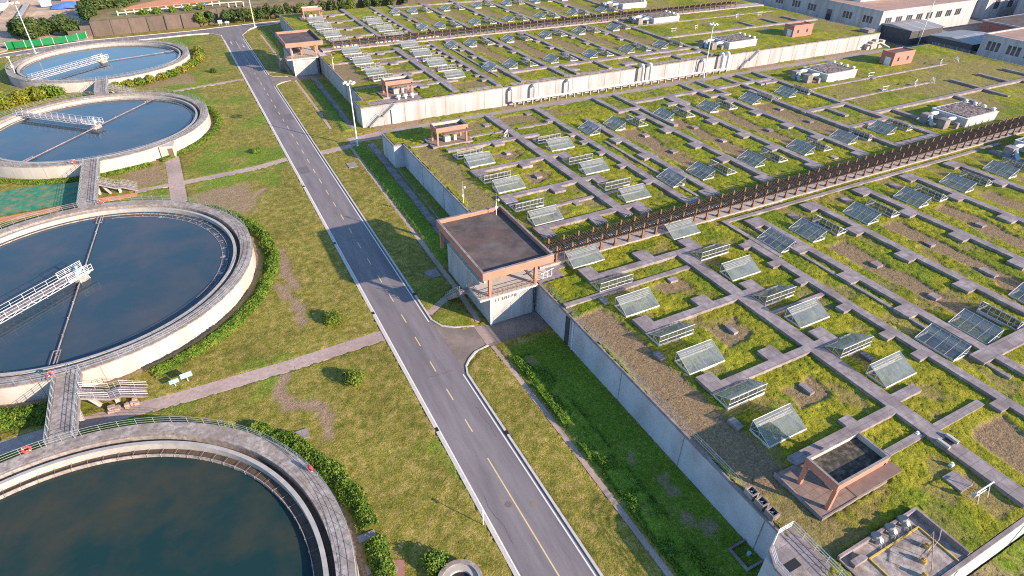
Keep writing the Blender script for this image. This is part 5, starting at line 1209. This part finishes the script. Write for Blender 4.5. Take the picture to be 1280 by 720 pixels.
t = thing("balustrade", "white balustrade along the top of the brown retaining wall", "balustrade", (0,0,5.3)); each("post", M_TANKW, t, [MB().box(-19+i*3.1,-18.55+i*3.1,317.2+i*0.5*(i<14),317.7+i*0.5*(i<14),0,1.9) for i in range(17)]); r = MB(); strip(r, [(-19,317.3),(22,323.9),(31,324)], 0.2, 0.75, 1.15); r.build("rail", M_TANKW, t)
for i, x in enumerate((-9,-4,2,8,13)): shrub("green shrub on the terrace along the white balustrade, "+ORD[i]+" from left", x, 314.3+i*0.8, 2.0, 2.0, L_HEDGE, 500, 0.35, 190+i, group="shrubs along the balustrade").location.z = 5.2
struct(MB().prism([(-140,262),(-75,277),(-57,296),(-56,315),(-57,360),(-66,420),(-66,520),(-140,520)],-0.3,0.03).build("dirt_road", M_SOIL))
struct(field("site_ground", -66, -29.2, 300.5, 420, 1.2, lambda X, Y: (0.1+2.6*sstep(318,350,Y)*fbm(X*0.08,Y*0.08,3)+0.3*fbm(X*0.5,Y*0.5,5), {}), M_SOIL))
t = thing("site_fence", "bright green site fence along the dirt road corner", "fence", (0,0,0)); FP = [(-56.8,297.3),(-51,297.9),(-45.7,298.3),(-42,299.2),(-37.6,300.2),(-34,302.4),(-31.2,305)]
for a, b in zip(FP, FP[1:]):
    m = MB(); m.add([(*a,0.1),(*b,0.1),(*b,2.5),(*a,2.5)],[(0,1,2,3)]); d = Vector((b[0]-a[0],b[1]-a[1])).normalized()
    m.add([(a[0]-d.y*.05,a[1]+d.x*.05,0.1),(b[0]-d.y*.05,b[1]+d.x*.05,0.1),(b[0]-d.y*.05,b[1]+d.x*.05,2.5),(a[0]-d.y*.05,a[1]+d.x*.05,2.5)],[(3,2,1,0)]); m.build("panel", M_GREENF, t)
each("post", M_WHITE, t, [MB().bar((*p,0),(*p,2.6),0.08,5) for p in FP])
o = field("tarpaulin", -47, -32.5, 362, 374, 0.8, lambda X, Y: (2.0+1.8*np.sin((X+47)/14.5*math.pi)*np.sin((Y-362)/12*math.pi)+0.5*fbm(X*0.4,Y*0.4,3), {}), M_BLUE); tag(o, "pale blue tarpaulin spread over a soil heap", "tarpaulin", "blue tarpaulins on the site")
o = field("tarpaulin", -37, -31, 346, 356, 0.6, lambda X, Y: (2.2+1.5*np.sin((X+37)/6*math.pi)*np.sin((Y-346)/10*math.pi), {}), M_BLUE); tag(o, "deep blue tarpaulin beside the bushy trees", "tarpaulin", "blue tarpaulins on the site")
t = thing("site_hut", "small white roofed hut on the construction site", "hut", (-50,376,1.5), R_(10)); MB().box(-2.2,2.2,-1.4,1.4,0,2.2).build("walls", M_LIGHTBLUE, t); MB().prism([(-2.5,-1.7),(2.5,-1.7),(2.5,1.7),(-2.5,1.7)],2.2,2.4).build("roof", M_WHITE, t)
for i,(x,y_,lx,ly,h,mt,lb) in enumerate(((-57.5,362,1.6,40,2.6,M_CONC,"pale concrete barrier beside the dirt road"),(-68,385,4,9,3,M_WHITE,"white flat shed left of the dirt road"),(-40,388,9,5,4,M_BRICK,"red roofed low shed behind the blue tarpaulin"),(-24,392,8,6,4,M_WHITE,"pale low shed behind the trees at the top edge"))):
    t = thing("site_shed" if i else "barrier_wall", lb, "shed" if i else "wall", (x,y_,0)); MB().box(-lx/2,lx/2,-ly/2,ly/2,0,h).build("walls", mt, t); MB().box(-lx/2-.2,lx/2+.2,-ly/2-.2,ly/2+.2,h+.003,h+.25).build("roof" if i else "coping", M_ROOFRED if i == 2 else M_WALL, t)
# torn netting between the second and third tanks
o = field("ground_netting", -62, -26.2, 143.5, 156.5, 0.5, lambda X, Y: (np.where(np.hypot(X+24.2, Y-185.2) < 30.2, -0.1, 0.14+0.25*fbm(X*0.7,Y*0.7,3)), {}), M_NET); tag(o, "torn green netting lying over soil beside the long footbridge", "netting", kind="thing")
struct(strip(MB(), [(-62,139),(-45,141.5),(-33,142.3),(-26,143.2),(-16,142.5)], 2.0, -0.2, 0.15).build("soil_strip", M_REDSOIL))
# people-size details at the junction: notice boards
for i,(x,y_,mt,lb) in enumerate(((18.8,307.6,M_CHAIRBLUE,"blue notice board at the junction in front of the trees"),(21.6,307.4,M_LIGHTBLUE,"pale board on a post at the junction in front of the trees"))):
    t = thing("notice_board", lb, "notice board", (x,y_,0)); each("post", M_WHITE, t, [MB().bar((s,0,0),(s,0,1.6),0.06,5) for s in (-0.5,0.5)]); MB().box(-0.9,0.9,-0.06,0.06,0.9,2.3 if i == 0 else 1.6).build("board", mt, t)

# ---------------------------------------------------------------- factory, sheds and buildings, top right
def facade(mb, xs, z0, z1, axis, at, w=1.1):
    for x in xs:
        if axis == 'x': mb.box(x-w/2, x+w/2, at-0.06, at, z0, z1)
        else: mb.box(at-0.06, at, x-w/2, x+w/2, z0, z1)
def factory(lb, x0, x1, y0, y1, h, wz, sw, ww, group="white factory buildings at the upper right"):
    t = thing("factory", lb, "factory", (0,0,0), 0, group)
    MB().box(x0,x1,y0,y1,-0.3,h).build("walls", M_WHITE if False else M_WALL, t)
    MB().box(x0-.1,x1+.1,y0-.1,y0+.5,h+.003,h+.6).box(x0-.1,x1+.1,y1-.5,y1+.1,h+.003,h+.6).box(x0-.1,x0+.5,y0+.5,y1-.5,h+.003,h+.6).box(x1-.5,x1+.1,y0+.5,y1-.5,h+.003,h+.6).build("parapet", M_WALL, t)
    MB().box(x0+.5,x1-.5,y0+.5,y1-.5,h,h+.15).build("roof", M_ROOFRED, t)
    for y_ in ww:
        m = MB(); facade(m, (y_-1.6,y_,y_+1.6), wz[0], wz[1], 'y', x0); m.build("window", M_PANE, t)
    for x in sw:
        m = MB(); facade(m, (x-1.4,x,x+1.4), wz[0], wz[1], 'x', y0); m.build("window", M_PANE, t)
    return t
f1 = factory("long white factory with triple windows behind the back roof", 264, 330, 170, 252, 10.5, (5.6,8.2), [269,276,283,290,297,304,311,318], [176,186,205,214,224,236,246])
MB().box(263.9,264,194,196.5,3.0,7.6).build("door", M_PANE, f1)
MB().box(276,318,190,222,10.66,14.5).build("penthouse", M_WHITE, f1)
factory("white factory with window row at the right picture edge", 263.5, 330, 88, 128.5, 10.2, (5.6,8.6), [268,275], [95,103,111,117,124])
factory("white building wing with two dark windows at the top edge", 352, 420, 176, 230, 11, (4,8), [360,372,384], [183,192,205])
factory("pale grey building in the upper right picture corner", 362, 440, 120, 168, 10, (4,6), [370,384], [130,142,155])
def dshed(lb, x0, y0, L, W):
    t = thing("dark_shed", lb, "shed", (x0,y0,0), 0, "dark low sheds with grey roofs"); h = 5.8
    MB().box(0,L,0,W,-0.2,h).build("walls", M_SHED, t)
    MB().add([(-.4,-.4,h+.01),(L+.4,-.4,h+.01),(L+.4,W/2,h+0.9),(-.4,W/2,h+0.9),(L+.4,W+.4,h+.01),(-.4,W+.4,h+.01),(-.4,-.4,h-.1),(L+.4,-.4,h-.1),(L+.4,W+.4,h-.1),(-.4,W+.4,h-.1)],
             [(0,1,2,3),(3,2,4,5),(6,7,1,0),(9,5,4,8),(0,3,5,9,6),(7,8,4,2,1)]).build("roof", M_SHEDR, t)
    for x in (L*0.33, L*0.66): MB().add([(x,-.3,h+.05),(x+1.0,-.3,h+.05),(x+1.0,W/2,h+.94),(x,W/2,h+.94)],[(0,1,2,3)]).build("skylight_strip", M_WALL, t)
dshed("dark low shed with grey roof left of the lamp mast at the alley end", 266, 156.6, 21, 18)
dshed("dark low shed with grey roof right of the lamp mast at the alley end", 266, 132.2, 21, 17)
t = thing("brick_office", "red brick two-storey block behind the dark sheds", "building", (0,0,0)); MB().box(309,323,171,184,-0.2,8).build("walls", M_BRICK, t); MB().box(308.6,326,170.6,184.4,8.003,8.5).build("roof", M_WALL, t)
for z in (2.2,5.4):
    for x in (312,318): MB().box(x-1,x+1,170.94,171,z,z+1.5).build("window", M_PANE, t)
t = thing("low_red_building", "low dark red building with flat roof beside the right factory", "building", (0,0,0)); MB().box(318,350,141,158,-0.2,5).build("walls", M_BRICK, t); MB().box(317.6,350.4,140.6,158.4,5.003,5.6).build("roof_edge", M_WALL, t); MB().box(318.5,349.5,141.5,157.5,5.6,5.66).build("roof", M_ROOFD, t)
struct(MB().prism([(252.5,88),(500,88),(500,300),(252.5,300)],-0.3,0.02).build("yard", M_ASPH2))
